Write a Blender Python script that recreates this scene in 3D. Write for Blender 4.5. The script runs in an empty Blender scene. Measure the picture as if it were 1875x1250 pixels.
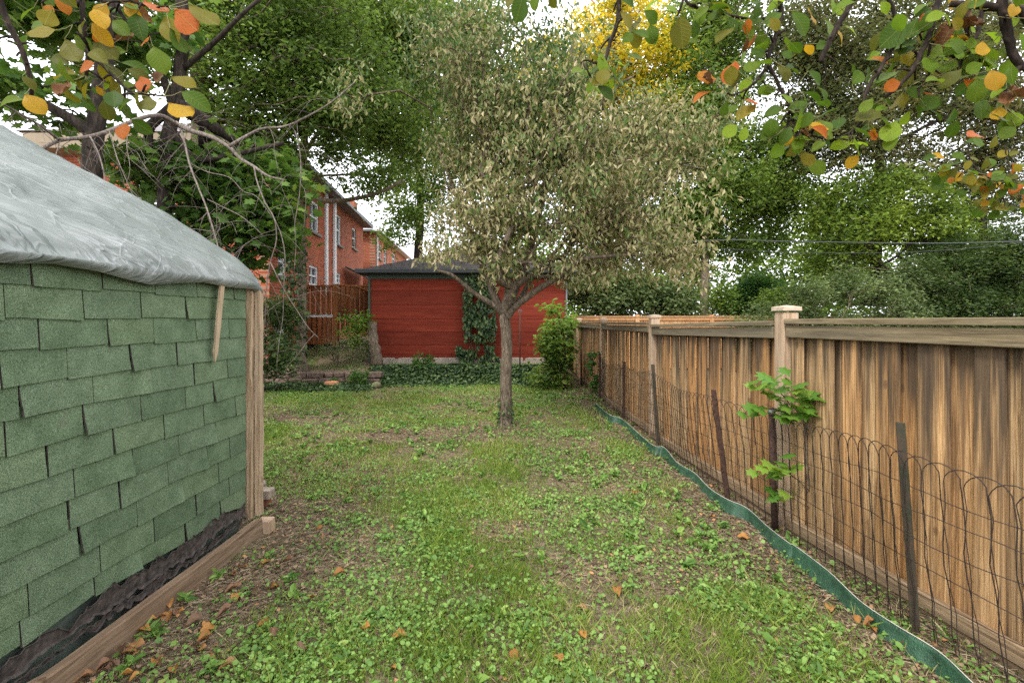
import bpy, bmesh, math, random
import numpy as np
from mathutils import Vector, Matrix
R = math.radians
rng = np.random.default_rng(7)
random.seed(7)
S = bpy.context.scene
COL = S.collection

# ------------------------------------------------------------------ camera, world, sun, exposure
EYE = 1.55
F = 833.3          # focal length in pixels of the 1875 px wide photograph
cam_d = bpy.data.cameras.new('camera'); cam = bpy.data.objects.new('camera', cam_d); COL.objects.link(cam)
cam.location = (0, 0, EYE); cam.rotation_euler = (R(90), 0, 0)
cam_d.lens = 16.0; cam_d.sensor_width = 36.0; cam_d.shift_y = -40 / 1875
cam_d.clip_start = 0.05; cam_d.clip_end = 600
S.camera = cam
SUN_EL, SUN_AZ = R(52), R(215)
w = bpy.data.worlds.new('World'); S.world = w; w.use_nodes = True
wn = w.node_tree.nodes; wl = w.node_tree.links
bg = wn['Background']; bg.inputs['Strength'].default_value = 0.15
sky = wn.new('ShaderNodeTexSky'); sky.sky_type = 'NISHITA'; sky.sun_disc = False
sky.sun_elevation = SUN_EL; sky.sun_rotation = SUN_AZ; sky.dust_density = 3.0
mx = wn.new('ShaderNodeMix'); mx.data_type = 'RGBA'; mx.inputs[0].default_value = 0.9
wl.new(sky.outputs[0], mx.inputs[6]); mx.inputs[7].default_value = (9.6, 9.8, 10.2, 1)   # even cloud deck
wl.new(mx.outputs[2], bg.inputs['Color'])
sd = bpy.data.lights.new('sun', 'SUN'); sd.energy = 1.5; sd.angle = R(14); sd.color = (1, .96, .9)
sun = bpy.data.objects.new('sun', sd); COL.objects.link(sun)
sun.rotation_euler = Vector((-math.sin(SUN_AZ) * math.cos(SUN_EL), -math.cos(SUN_AZ) * math.cos(SUN_EL), -math.sin(SUN_EL))).to_track_quat('-Z', 'Y').to_euler()
S.view_settings.view_transform = 'Standard'; S.view_settings.look = 'None'
S.view_settings.gamma = 1; S.view_settings.exposure = 1.15; S.view_settings.use_curve_mapping = False
S.render.engine = 'CYCLES'
S.cycles.max_bounces = 6; S.cycles.diffuse_bounces = 3; S.cycles.transmission_bounces = 4; S.cycles.transparent_max_bounces = 8
S.cycles.use_denoising = False

def P(x, y, Y):            # pixel of the photo at depth Y -> point of the place
    return Vector(((x - 937.5) / F * Y, Y, EYE - (y - 585) / F * Y))
def G(x, y, z=0.0):
    Y = F * (EYE - z) / (y - 585)
    return Vector(((x - 937.5) / F * Y, Y, z))

# ------------------------------------------------------------------ noise
def vnoise(x, y, sc=1.0, seed=0):
    x = np.asarray(x, float) * sc + seed * 17.3; y = np.asarray(y, float) * sc + seed * 9.1
    xi = np.floor(x).astype(np.int64); yi = np.floor(y).astype(np.int64); fx = x - xi; fy = y - yi
    fx = fx * fx * (3 - 2 * fx); fy = fy * fy * (3 - 2 * fy)
    def h(a, b):
        v = np.sin(a * 127.1 + b * 311.7 + seed * 74.7) * 43758.5453
        return v - np.floor(v)
    return (h(xi, yi) * (1 - fx) + h(xi + 1, yi) * fx) * (1 - fy) + (h(xi, yi + 1) * (1 - fx) + h(xi + 1, yi + 1) * fx) * fy
def sstep(a, b, x):
    t = np.clip((np.asarray(x, float) - a) / (b - a), 0, 1); return t * t * (3 - 2 * t)

# ------------------------------------------------------------------ object helpers
def link(o, parent=None):
    COL.objects.link(o)
    if parent is not None: o.parent = parent
    return o
def tag(o, label=None, cat=None, group=None, kind=None):
    if label: o['label'] = label
    if cat: o['category'] = cat
    if group: o['group'] = group
    if kind: o['kind'] = kind
    return o
def thing(name, label, cat, loc=(0, 0, 0), rz=0, group=None, parent=None):
    o = bpy.data.objects.new(name, None); o.empty_display_size = .1
    link(o, parent); o.location = loc; o.rotation_euler = (0, 0, rz)
    return tag(o, label, cat, group)
def mesh_np(name, V, Fc, mats, parent=None, rnd=None, smooth=False, matidx=None):
    """V Nx3, Fc MxK (uniform polygons) or list of arrays"""
    me = bpy.data.meshes.new(name)
    V = np.asarray(V, np.float32); fl = Fc if isinstance(Fc, list) else [Fc]
    fl = [np.asarray(f, np.int32) for f in fl if len(f)]
    me.vertices.add(len(V)); me.vertices.foreach_set('co', V.ravel())
    loops = np.concatenate([f.ravel() for f in fl]); sizes = np.concatenate([np.full(len(f), f.shape[1], np.int32) for f in fl])
    me.loops.add(len(loops)); me.loops.foreach_set('vertex_index', loops)
    me.polygons.add(len(sizes)); st = np.zeros(len(sizes), np.int32); st[1:] = np.cumsum(sizes)[:-1]
    me.polygons.foreach_set('loop_start', st); me.polygons.foreach_set('loop_total', sizes)
    me.polygons.foreach_set('use_smooth', np.full(len(sizes), bool(smooth)))
    if matidx is not None: me.polygons.foreach_set('material_index', np.asarray(matidx, np.int32))
    me.update(calc_edges=True)
    if rnd is not None:
        a = me.attributes.new('rnd', 'FLOAT', 'FACE'); a.data.foreach_set('value', np.asarray(rnd, np.float32))
    for m in (mats if isinstance(mats, (list, tuple)) else [mats]): me.materials.append(m)
    return link(bpy.data.objects.new(name, me), parent)
def bm_obj(name, bm, mat, parent=None, smooth=False):
    me = bpy.data.meshes.new(name); bm.normal_update(); bm.to_mesh(me); bm.free()
    if smooth:
        for p in me.polygons: p.use_smooth = True
    for m in (mat if isinstance(mat, (list, tuple)) else [mat]): me.materials.append(m)
    return link(bpy.data.objects.new(name, me), parent)
def add_box(bm, c, s, rot=None, bev=0.0, jit=0.0):
    r = bmesh.ops.create_cube(bm, size=1.0)
    vs = r['verts']
    for v in vs:
        v.co = Vector((v.co.x * s[0], v.co.y * s[1], v.co.z * s[2]))
        if jit: v.co += Vector([random.uniform(-jit, jit) for _ in range(3)])
    if bev > 0:
        es = list({e for v in vs for e in v.link_edges})
        b = bmesh.ops.bevel(bm, geom=es, offset=bev, segments=1, affect='EDGES', profile=.5)
        vs = list({v for f in b['faces'] for v in f.verts})
    M = Matrix.Translation(Vector(c)) @ (rot if rot is not None else Matrix.Identity(4))
    for v in vs: v.co = M @ v.co
    return vs
def boxobj(name, c, s, mat, parent=None, rot=None, bev=0.0, jit=0.0):
    """object whose origin is the box's centre"""
    bm = bmesh.new(); add_box(bm, (0, 0, 0), s, None, bev, jit)
    o = bm_obj(name, bm, mat, parent); o.location = c
    if rot is not None: o.rotation_euler = rot.to_euler()
    return o
def rotz(a): return Matrix.Rotation(a, 4, 'Z')
def smooth_poly(pts, k=4):
    """Catmull-Rom"""
    pts = [Vector(p) for p in pts]
    if len(pts) < 3: return pts
    q = [pts[0] * 2 - pts[1]] + pts + [pts[-1] * 2 - pts[-2]]; out = []
    for i in range(1, len(q) - 2):
        for j in range(k):
            t = j / k
            out.append(0.5 * ((2 * q[i]) + (q[i + 1] - q[i - 1]) * t + (2 * q[i - 1] - 5 * q[i] + 4 * q[i + 1] - q[i + 2]) * t * t + (3 * q[i] - q[i - 1] - 3 * q[i + 1] + q[i + 2]) * t ** 3))
    out.append(pts[-1]); return out
class Tubes:
    def __init__(s, sides=6): s.V = []; s.Q = []; s.n = 0; s.sides = sides
    def add(s, pts, radii, sides=None, cap=True, knob=0.0):
        k = sides or s.sides; pts = [Vector(p) for p in pts]; n = len(pts)
        if n < 2: return
        if not hasattr(radii, '__len__'): radii = [radii] * n
        elif len(radii) != n: radii = list(np.interp(np.linspace(0, 1, n), np.linspace(0, 1, len(radii)), radii))
        up = None; base = s.n
        for i in range(n):
            t = (pts[min(i + 1, n - 1)] - pts[max(i - 1, 0)])
            if t.length < 1e-9: t = Vector((0, 0, 1))
            t.normalize()
            if up is None:
                up = t.orthogonal().normalized()
            else:
                up = (up - t * up.dot(t));
                if up.length < 1e-6: up = t.orthogonal()
                up.normalize()
            b = t.cross(up)
            for j in range(k):
                a = 2 * math.pi * j / k; r = radii[i] * (1 + (random.uniform(-knob, knob) if knob else 0))
                p = pts[i] + up * (math.cos(a) * r) + b * (math.sin(a) * r); s.V.append((p.x, p.y, p.z))
        for i in range(n - 1):
            for j in range(k):
                a = base + i * k + j; c = base + i * k + (j + 1) % k
                s.Q.append((a, c, c + k, a + k))
        s.n += n * k
        if cap:
            for e, i in ((0, 0), (1, n - 1)):
                p = pts[i]; s.V.append((p.x, p.y, p.z)); ci = s.n; s.n += 1
                for j in range(k):
                    a = base + i * k + j; c = base + i * k + (j + 1) % k
                    s.Q.append((c, a, ci, ci) if e == 0 else (a, c, ci, ci))
    def build(s, name, mat, parent=None):
        Q = np.array(s.Q, np.int32); tri = Q[:, 2] == Q[:, 3]
        return mesh_np(name, np.array(s.V), [Q[~tri], Q[tri][:, :3]], mat, parent, smooth=True)

# ------------------------------------------------------------------ materials
def newmat(name):
    m = bpy.data.materials.new(name); m.use_nodes = True
    return m, m.node_tree.nodes, m.node_tree.links, m.node_tree.nodes['Principled BSDF']
def ramp(n, stops, mode='LINEAR'):
    r = n.new('ShaderNodeValToRGB'); r.color_ramp.interpolation = mode
    e = r.color_ramp.elements
    while len(e) > 1: e.remove(e[-1])
    e[0].position = stops[0][0]; e[0].color = (*stops[0][1], 1)
    for p, c in stops[1:]:
        q = e.new(p); q.color = (*c, 1)
    return r
def noise(n, l, vec, scale, detail=4, rough=.6, dist=0):
    t = n.new('ShaderNodeTexNoise'); t.inputs['Scale'].default_value = scale; t.inputs['Detail'].default_value = detail
    t.inputs['Roughness'].default_value = rough; t.inputs['Distortion'].default_value = dist
    if vec is not None: l.new(vec, t.inputs['Vector'])
    return t
def mapping(n, l, vec, scale=(1, 1, 1), rot=(0, 0, 0)):
    m = n.new('ShaderNodeMapping'); m.inputs['Scale'].default_value = scale; m.inputs['Rotation'].default_value = rot
    l.new(vec, m.inputs['Vector']); return m.outputs[0]
def mixc(n, l, fac, a, b, mode='MIX'):
    m = n.new('ShaderNodeMix'); m.data_type = 'RGBA'; m.blend_type = mode
    if isinstance(fac, float): m.inputs[0].default_value = fac
    else: l.new(fac, m.inputs[0])
    for i, v in ((6, a), (7, b)):
        if isinstance(v, tuple): m.inputs[i].default_value = (*v, 1)
        else: l.new(v, m.inputs[i])
    return m.outputs[2]
def math_(n, l, op, a, b=None, c=None):
    m = n.new('ShaderNodeMath'); m.operation = op
    for i, v in enumerate((a, b, c)):
        if v is None: continue
        if isinstance(v, (int, float)): m.inputs[i].default_value = v
        else: l.new(v, m.inputs[i])
    return m.outputs[0]
def bump(n, l, b, h, strength=.5, dist=.01):
    k = n.new('ShaderNodeBump'); k.inputs['Strength'].default_value = strength; k.inputs['Distance'].default_value = dist
    l.new(h, k.inputs['Height']); l.new(k.outputs[0], b.inputs['Normal']); return k
def coords(n, l, random_offset=True, attr='Object'):
    t = n.new('ShaderNodeTexCoord'); v = t.outputs[attr]
    if random_offset:
        oi = n.new('ShaderNodeObjectInfo'); a = n.new('ShaderNodeVectorMath'); a.operation = 'MULTIPLY_ADD'
        l.new(oi.outputs['Random'], a.inputs[0]); a.inputs[1].default_value = (37, 91, 53); l.new(v, a.inputs[2])
        return a.outputs[0], oi.outputs['Random'], t
    return v, None, t
def wood(name, stops, grain=(40, 40, 2.5), rough=.85, knots=True, grey=(.20, .18, .15), stain=.0, tint=None, bumpd=.004, streak=.5):
    m, n, l, b = newmat(name)
    v, rnd, tc = coords(n, l)
    g = mapping(n, l, v, grain)
    g1 = noise(n, l, g, 1.0, 8, .65, .6)
    g2 = noise(n, l, mapping(n, l, v, (grain[0] * .25, grain[1] * .25, grain[2] * .25)), 1.0, 4, .6, .3)
    r = ramp(n, stops); l.new(g1.outputs['Fac'], r.inputs[0])
    c = r.outputs[0]
    if tint:       # each board its own tone
        t = ramp(n, tint); l.new(rnd, t.inputs[0]); c = mixc(n, l, .9, c, t.outputs[0], 'MULTIPLY')
    sr = ramp(n, [(.42, (0, 0, 0)), (.64, (1, 1, 1))]); l.new(g2.outputs['Fac'], sr.inputs[0])
    f = math_(n, l, 'MULTIPLY', sr.outputs[0], streak)
    c = mixc(n, l, f, c, grey)
    if knots:
        vo = n.new('ShaderNodeTexVoronoi'); vo.inputs['Scale'].default_value = 1
        l.new(mapping(n, l, v, (7, 7, 3.2)), vo.inputs['Vector'])
        kr = ramp(n, [(.0, (1, 1, 1)), (.07, (.8, .8, .8)), (.11, (0, 0, 0))]); l.new(vo.outputs['Distance'], kr.inputs[0])
        c = mixc(n, l, math_(n, l, 'MULTIPLY', kr.outputs[0], .7), c, (.07, .035, .018))
    if stain:      # water stains run down from the cap
        sx = n.new('ShaderNodeSeparateXYZ'); l.new(tc.outputs['Object'], sx.inputs[0])
        zz = n.new('ShaderNodeMapRange'); zz.inputs[1].default_value = -.15; zz.inputs[2].default_value = .75; l.new(sx.outputs[2], zz.inputs[0])
        sn = noise(n, l, mapping(n, l, v, (16, 16, .9)), 1.0, 3, .55)
        q = math_(n, l, 'ADD', math_(n, l, 'MULTIPLY', zz.outputs[0], .33), sn.outputs['Fac'])
        qr = ramp(n, [(.60, (0, 0, 0)), (.78, (1, 1, 1))]); l.new(q, qr.inputs[0])
        c = mixc(n, l, math_(n, l, 'MULTIPLY', qr.outputs[0], stain), c, (.045, .035, .026))
    l.new(c, b.inputs['Base Color']); b.inputs['Roughness'].default_value = rough
    b.inputs['Specular IOR Level'].default_value = .25
    bump(n, l, b, g1.outputs['Fac'], .8, bumpd)
    return m
def plain(name, col, rough=.7, var=.25, scale=8, bumpd=.002, metallic=0, col2=None):
    m, n, l, b = newmat(name)
    v, rnd, tc = coords(n, l)
    t = noise(n, l, v, scale, 6, .65)
    c2 = col2 or tuple(x * (1 - var * 1.6) for x in col)
    r = ramp(n, [(.3, c2), (.7, tuple(min(1, x * (1 + var * .6)) for x in col))]); l.new(t.outputs['Fac'], r.inputs[0])
    l.new(r.outputs[0], b.inputs['Base Color']); b.inputs['Roughness'].default_value = rough; b.inputs['Metallic'].default_value = metallic
    t2 = noise(n, l, v, scale * 9, 3, .6); bump(n, l, b, t2.outputs['Fac'], .6, bumpd)
    return m
def leafmat(name, stops, trans=.35, rough=.5, spec=.3, objrand=False, veins=False, spots=None):
    m, n, l, b = newmat(name)
    r = ramp(n, stops)
    if objrand:
        oi = n.new('ShaderNodeObjectInfo'); l.new(oi.outputs['Random'], r.inputs[0])
    else:
        a = n.new('ShaderNodeAttribute'); a.attribute_name = 'rnd'; l.new(a.outputs['Fac'], r.inputs[0])
    c = r.outputs[0]
    if veins or spots:
        v, rnd, tc = coords(n, l)
        if spots:
            t = noise(n, l, v, 28, 5, .7); rr = ramp(n, [(.52, (0, 0, 0)), (.66, (1, 1, 1))]); l.new(t.outputs['Fac'], rr.inputs[0])
            c = mixc(n, l, math_(n, l, 'MULTIPLY', rr.outputs[0], .8), c, spots)
        if veins:
            sx = n.new('ShaderNodeSeparateXYZ'); l.new(tc.outputs['Object'], sx.inputs[0])
            ab = math_(n, l, 'ABSOLUTE', sx.outputs[1])
            wv = math_(n, l, 'SINE', math_(n, l, 'MULTIPLY', math_(n, l, 'SUBTRACT', sx.outputs[0], math_(n, l, 'MULTIPLY', ab, .8)), 55.0))
            vr = ramp(n, [(.90, (0, 0, 0)), (1, (1, 1, 1))]); l.new(math_(n, l, 'MULTIPLY_ADD', wv, .5, .5), vr.inputs[0])
            mid = ramp(n, [(.0, (1, 1, 1)), (.018, (0, 0, 0))]); l.new(ab, mid.inputs[0])
            vv = math_(n, l, 'MAXIMUM', math_(n, l, 'MULTIPLY', vr.outputs[0], .5), mid.outputs[0])
            c = mixc(n, l, math_(n, l, 'MULTIPLY', vv, .35), c, (.32, .34, .08))
            bump(n, l, b, vv, .35, .01)
    l.new(c, b.inputs['Base Color']); b.inputs['Roughness'].default_value = rough; b.inputs['Specular IOR Level'].default_value = spec
    tr = n.new('ShaderNodeBsdfTranslucent'); l.new(mixc(n, l, .35, c, (1, 1, .35), 'MULTIPLY'), tr.inputs[0])
    ms = n.new('ShaderNodeMixShader'); ms.inputs[0].default_value = trans
    l.new(b.outputs[0], ms.inputs[1]); l.new(tr.outputs[0], ms.inputs[2]); l.new(ms.outputs[0], n['Material Output'].inputs[0])
    return m
def bark(name, a, b_, c_, scale=30, bd=.012):
    m, n, l, b = newmat(name)
    v, rnd, tc = coords(n, l, False)
    t = noise(n, l, mapping(n, l, v, (scale, scale, scale * .22)), 1.0, 8, .7, .8)
    t2 = noise(n, l, v, 5, 4, .6)
    r = ramp(n, [(.32, a), (.5, b_), (.7, c_)]); l.new(t.outputs['Fac'], r.inputs[0])
    c = mixc(n, l, .6, r.outputs[0], t2.outputs['Fac'], 'OVERLAY')
    l.new(c, b.inputs['Base Color']); b.inputs['Roughness'].default_value = .95; b.inputs['Specular IOR Level'].default_value = .15
    bump(n, l, b, t.outputs['Fac'], 1.0, bd)
    return m

M = {}
M['fence'] = wood('weathered_cedar', [(.34, (.13, .078, .04)), (.5, (.41, .27, .14)), (.66, (.66, .48, .28))], (95, 95, 2.6), stain=.85,
                  tint=[(0, (1, .78, .55)), (.2, (.95, .92, .85)), (.35, (1, .72, .45)), (.5, (.36, .31, .26)), (.62, (1, .74, .45)), (.75, (.50, .42, .34)), (.88, (1, .95, .85)), (1, (.85, .66, .45))], grey=(.09, .062, .038), streak=.45)
M['fence_trim'] = wood('weathered_cedar_trim', [(.3, (.07, .052, .03)), (.5, (.20, .155, .088)), (.72, (.36, .28, .165))], (2.5, 40, 40), grey=(.11, .095, .07), streak=.75, knots=False)
M['fence_low'] = wood('damp_bottom_rail', [(.3, (.085, .052, .03)), (.5, (.25, .17, .095)), (.72, (.42, .31, .19))], (2.5, 60, 60), grey=(.09, .07, .05), streak=.5, knots=False)
M['fence_post'] = wood('cedar_post', [(.3, (.22, .14, .085)), (.5, (.40, .28, .18)), (.72, (.54, .41, .28))], (40, 40, 2.2), grey=(.25, .21, .17), streak=.3)
M['cap'] = wood('bleached_cedar_cap', [(.3, (.3, .22, .15)), (.6, (.55, .44, .33)), (.8, (.66, .55, .42))], (9, 40, 40), grey=(.3, .27, .23), streak=.3, knots=False)
M['fence_far'] = wood('orange_cedar', [(.28, (.28, .14, .055)), (.5, (.50, .28, .13)), (.72, (.64, .42, .24))], (34, 34, 2), streak=.15, knots=False, tint=[(0, (1, .85, .7)), (.5, (.8, .7, .6)), (1, (1, 1, .95))])
M['deck'] = wood('stained_deck_boards', [(.28, (.10, .035, .012)), (.5, (.26, .10, .035)), (.72, (.38, .17, .065))], (30, 30, 2), streak=.2, knots=False, tint=[(0, (1, .8, .7)), (.5, (.7, .7, .7)), (1, (1, 1, .95))], grey=(.12, .07, .03))
M['corner'] = wood('peeling_corner_post', [(.3, (.12, .075, .04)), (.5, (.33, .23, .14)), (.74, (.55, .42, .28))], (45, 45, 2.6), grey=(.33, .27, .2), streak=.4, bumpd=.008)
M['baseb'] = wood('rough_base_board', [(.3, (.09, .058, .035)), (.5, (.215, .15, .095)), (.74, (.38, .28, .185))], (45, 2.6, 45), grey=(.15, .09, .055), streak=.55, bumpd=.006)
M['lath'] = wood('pale_lath', [(.3, (.22, .15, .09)), (.6, (.44, .33, .21)), (.8, (.55, .43, .3))], (60, 60, 3), streak=.15, knots=False)
def shingle_mat():
    m, n, l, b = newmat('green_asphalt_shingle'); v, rnd, tc = coords(n, l)
    g = noise(n, l, v, 300, 2, .9); sp = noise(n, l, v, 900, 1, .5); big = noise(n, l, v, 9, 5, .6)
    r = ramp(n, [(.36, (.05, .075, .045)), (.5, (.14, .19, .115)), (.64, (.28, .36, .235))]); l.new(g.outputs['Fac'], r.inputs[0])
    br = ramp(n, [(.3, (.62, .66, .62)), (.7, (1.0, 1.0, 1.0))]); l.new(big.outputs['Fac'], br.inputs[0])
    c = mixc(n, l, 1.0, r.outputs[0], br.outputs[0], 'MULTIPLY')
    t = ramp(n, [(0, (.74, .78, .74)), (.3, (1, 1, 1)), (.6, (.86, .90, .84)), (.8, (1.06, 1.05, 1.0)), (1, (.92, .93, .84))]); l.new(rnd, t.inputs[0]); c = mixc(n, l, 1.0, c, t.outputs[0], 'MULTIPLY')
    s = ramp(n, [(.66, (0, 0, 0)), (.74, (1, 1, 1))]); l.new(big.outputs['Fac'], s.inputs[0]); c = mixc(n, l, math_(n, l, 'MULTIPLY', s.outputs[0], .35), c, (.1, .08, .07))
    l.new(c, b.inputs['Base Color']); b.inputs['Roughness'].default_value = .95; b.inputs['Specular IOR Level'].default_value = .1
    bump(n, l, b, g.outputs['Fac'], .9, .003); return m
M['shingle'] = shingle_mat()
M['shed_wall'] = plain('faded_green_backing', (.085, .11, .085), .9, .5, 12)
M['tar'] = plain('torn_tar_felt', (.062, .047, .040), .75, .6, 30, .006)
M['dark'] = plain('dark_slot', (.012, .014, .012), .9)
def plastic_mat():
    m, n, l, b = newmat('wrinkled_clear_plastic'); v0, rnd, tc = coords(n, l, False)
    v = mapping(n, l, v0, (1, 1, 1), (0, 0, R(-62)))
    def ridge(sc, wdt, dist, det=3):      # thin crease lines where a noise field crosses its middle
        t = noise(n, l, mapping(n, l, v, sc), 1.0, det, .5, dist)
        a = math_(n, l, 'ABSOLUTE', math_(n, l, 'SUBTRACT', t.outputs['Fac'], .5)); r = ramp(n, [(0, (1, 1, 1)), (wdt, (0, 0, 0))]); l.new(a, r.inputs[0]); return r.outputs[0]
    r1 = ridge((1.1, 7, 3), .05, .8); r2 = ridge((2.2, 22, 6), .05, .5); r3 = ridge((2.5, 2.5, 3), .02, 1.2, 2)
    fine = noise(n, l, mapping(n, l, v, (2.4, 50, 6)), 1.0, 3, .6, .4); cl = noise(n, l, v0, 1.6, 5, .6); patch = noise(n, l, v0, .9, 2, .5)
    r = ramp(n, [(.3, (.105, .122, .112)), (.55, (.16, .178, .165)), (.8, (.25, .262, .25))]); l.new(cl.outputs['Fac'], r.inputs[0])
    sx = n.new('ShaderNodeSeparateXYZ'); l.new(v0, sx.inputs[0]); pr = ramp(n, [(.42, (.06, .06, .06)), (.62, (1, 1, 1))])
    l.new(math_(n, l, 'ADD', patch.outputs['Fac'], math_(n, l, 'MULTIPLY_ADD', sx.outputs[1], -.20, -.26)), pr.inputs[0])
    sr = ramp(n, [(.50, (0, 0, 0)), (.60, (1, 1, 1))]); l.new(fine.outputs['Fac'], sr.inputs[0])
    k = math_(n, l, 'MULTIPLY', pr.outputs[0], math_(n, l, 'MAXIMUM', sr.outputs[0], r2))
    c = mixc(n, l, math_(n, l, 'MULTIPLY', k, .42), r.outputs[0], (.60, .60, .62))
    c = mixc(n, l, math_(n, l, 'MULTIPLY', r3, .10), c, (.50, .52, .52))  # whitish streaks and creases are wrinkle highlights painted into the colour
    l.new(c, b.inputs['Base Color']); b.inputs['Roughness'].default_value = .36; b.inputs['Specular IOR Level'].default_value = .4
    h = math_(n, l, 'ADD', math_(n, l, 'ADD', r1, math_(n, l, 'MULTIPLY', k, .7)), math_(n, l, 'MULTIPLY', r3, .3))
    bump(n, l, b, h, .6, .012); return m
M['plastic'] = plastic_mat()
M['roof_green'] = plain('mossy_green_roofing', (.10, .16, .12), .9, .3, 20, .004)
def brick_mat(name, c1, c2, mortar, wdt=.22, hgt=.075):
    m, n, l, b = newmat(name); v, rnd, tc = coords(n, l, False)
    sx = n.new('ShaderNodeSeparateXYZ'); l.new(v, sx.inputs[0]); cb = n.new('ShaderNodeCombineXYZ')
    l.new(sx.outputs[0], cb.inputs[0]); l.new(sx.outputs[2], cb.inputs[1])
    t = n.new('ShaderNodeTexBrick'); l.new(cb.outputs[0], t.inputs['Vector']); t.inputs['Scale'].default_value = 1
    t.inputs['Brick Width'].default_value = wdt; t.inputs['Row Height'].default_value = hgt; t.inputs['Mortar Size'].default_value = .007
    t.inputs['Color1'].default_value = (*c1, 1); t.inputs['Color2'].default_value = (*c2, 1); t.inputs['Mortar'].default_value = (*mortar, 1)
    nz = noise(n, l, v, 1.2, 6, .6); c = mixc(n, l, .5, t.outputs['Color'], nz.outputs['Fac'], 'OVERLAY')
    l.new(c, b.inputs['Base Color']); b.inputs['Roughness'].default_value = .9
    bump(n, l, b, t.outputs['Fac'], -.5, .006); return m
M['brick'] = brick_mat('orange_red_brick', (.42, .085, .028), (.25, .045, .018), (.36, .19, .12))
M['brick2'] = brick_mat('pale_red_brick', (.44, .11, .045), (.30, .07, .03), (.42, .25, .17))
M['white'] = plain('white_paint', (.72, .73, .74), .5, .1, 6)
M['glass'] = plain('dark_window_glass', (.03, .035, .045), .08, .2, 2, .0)
M['stone'] = plain('grey_stone_sill', (.26, .24, .22), .9, .3, 20)
M['roofA'] = plain('grey_roofing', (.20, .18, .19), .85, .3, 12, .01)
M['beige'] = plain('beige_soffit', (.24, .185, .12), .7, .1)
M['metal_g'] = plain('grey_eaves_metal', (.16, .17, .18), .5, .2)
M['awning'] = plain('dark_green_awning', (.025, .04, .035), .7, .2)
def red_mat():
    m, n, l, b = newmat('red_painted_siding'); v, rnd, tc = coords(n, l)
    a = noise(n, l, mapping(n, l, v, (1.2, 1, 14)), 1.0, 6, .65); bb = noise(n, l, v, 2.2, 5, .6)
    r = ramp(n, [(.3, (.13, .020, .012)), (.7, (.225, .042, .023))]); l.new(a.outputs['Fac'], r.inputs[0])
    t = ramp(n, [(0, (.86, .86, .86)), (1, (1.1, 1.05, 1.0))]); l.new(rnd, t.inputs[0]); c = mixc(n, l, 1.0, r.outputs[0], t.outputs[0], 'MULTIPLY')
    s = ramp(n, [(.60, (0, 0, 0)), (.72, (1, 1, 1))]); l.new(bb.outputs['Fac'], s.inputs[0]); c = mixc(n, l, math_(n, l, 'MULTIPLY', s.outputs[0], .35), c, (.23, .06, .035))
    l.new(c, b.inputs['Base Color']); b.inputs['Roughness'].default_value = .9; b.inputs['Specular IOR Level'].default_value = .12
    bump(n, l, b, a.outputs['Fac'], .5, .006); return m
M['red'] = red_mat()
M['frieze'] = plain('dark_green_trim', (.035, .06, .035), .6, .2)
M['fascia'] = plain('black_gutter', (.014, .015, .017), .4, .2)
M['roofg'] = plain('charcoal_shingle', (.055, .046, .042), .95, .35, 30, .01)
M['concrete'] = plain('pale_concrete', (.36, .31, .25), .95, .25, 9, .006)
M['steel'] = plain('rusty_steel', (.075, .035, .022), .8, .5, 40, .003)
M['greenpost'] = plain('green_painted_stake', (.07, .04, .028), .8, .5, 14, .003, col2=(.022, .04, .02))
M['wire'] = plain('rusted_wire', (.035, .022, .017), .65, .4, 30, 0)
M['clamp'] = plain('galvanised_clamp', (.3, .3, .31), .4, .2, 20, .001, .8)
M['edging'] = plain('green_plastic_edging', (.028, .085, .045), .38, .35, 14, .012)
M['cord'] = plain('pale_cord', (.52, .50, .42), .8, .2)
M['redbrick'] = plain('old_red_brick', (.26, .085, .05), .95, .3, 25, .008)
M['block'] = plain('weathered_paver', (.36, .29, .22), .95, .35, 22, .01)
M['rock'] = plain('brown_stone', (.16, .105, .08), .95, .45, 12, .02)
M['terracotta'] = plain('terracotta_stone', (.42, .19, .09), .9, .2)
M['bark1'] = bark('pear_bark', (.028, .02, .014), (.12, .092, .064), (.26, .21, .15), 38, .02)
M['bark2'] = bark('dark_bark', (.010, .008, .007), (.035, .027, .022), (.085, .065, .05), 22, .02)
M['bark3'] = bark('grey_brown_bark', (.05, .038, .026), (.15, .115, .08), (.27, .22, .16), 26, .02)
M['bark_bare'] = bark('pale_dead_bark', (.045, .036, .03), (.13, .105, .088), (.27, .235, .20), 60, .004)
M['bark_fg'] = bark('black_twig_bark', (.008, .006, .005), (.025, .018, .014), (.07, .05, .04), 60, .004)  # near-black bark for the close twigs
M['cable'] = plain('black_cable', (.05, .055, .06), .5)
M['needle_bark'] = M['bark2']
def ground_mat():
    m, n, l, b = newmat('bare_soil'); v, rnd, tc = coords(n, l, False)
    a = noise(n, l, v, 1.7, 6, .65); f = noise(n, l, v, 34, 6, .75); p = noise(n, l, v, 160, 2, .7)
    r = ramp(n, [(.34, (.05, .034, .022)), (.5, (.19, .135, .09)), (.66, (.42, .32, .22))]); l.new(f.outputs['Fac'], r.inputs[0])
    g = ramp(n, [(.42, (0, 0, 0)), (.58, (1, 1, 1))]); l.new(a.outputs['Fac'], g.inputs[0])
    c = mixc(n, l, math_(n, l, 'MULTIPLY', g.outputs[0], .45), r.outputs[0], (.07, .085, .03))
    pr = ramp(n, [(.6, (0, 0, 0)), (.7, (1, 1, 1))]); l.new(p.outputs['Fac'], pr.inputs[0])
    c = mixc(n, l, math_(n, l, 'MULTIPLY', pr.outputs[0], .4), c, (.34, .27, .19))
    l.new(c, b.inputs['Base Color']); b.inputs['Roughness'].default_value = 1; b.inputs['Specular IOR Level'].default_value = .1
    bump(n, l, b, f.outputs['Fac'], 1, .03); return m
M['ground'] = ground_mat()
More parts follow.
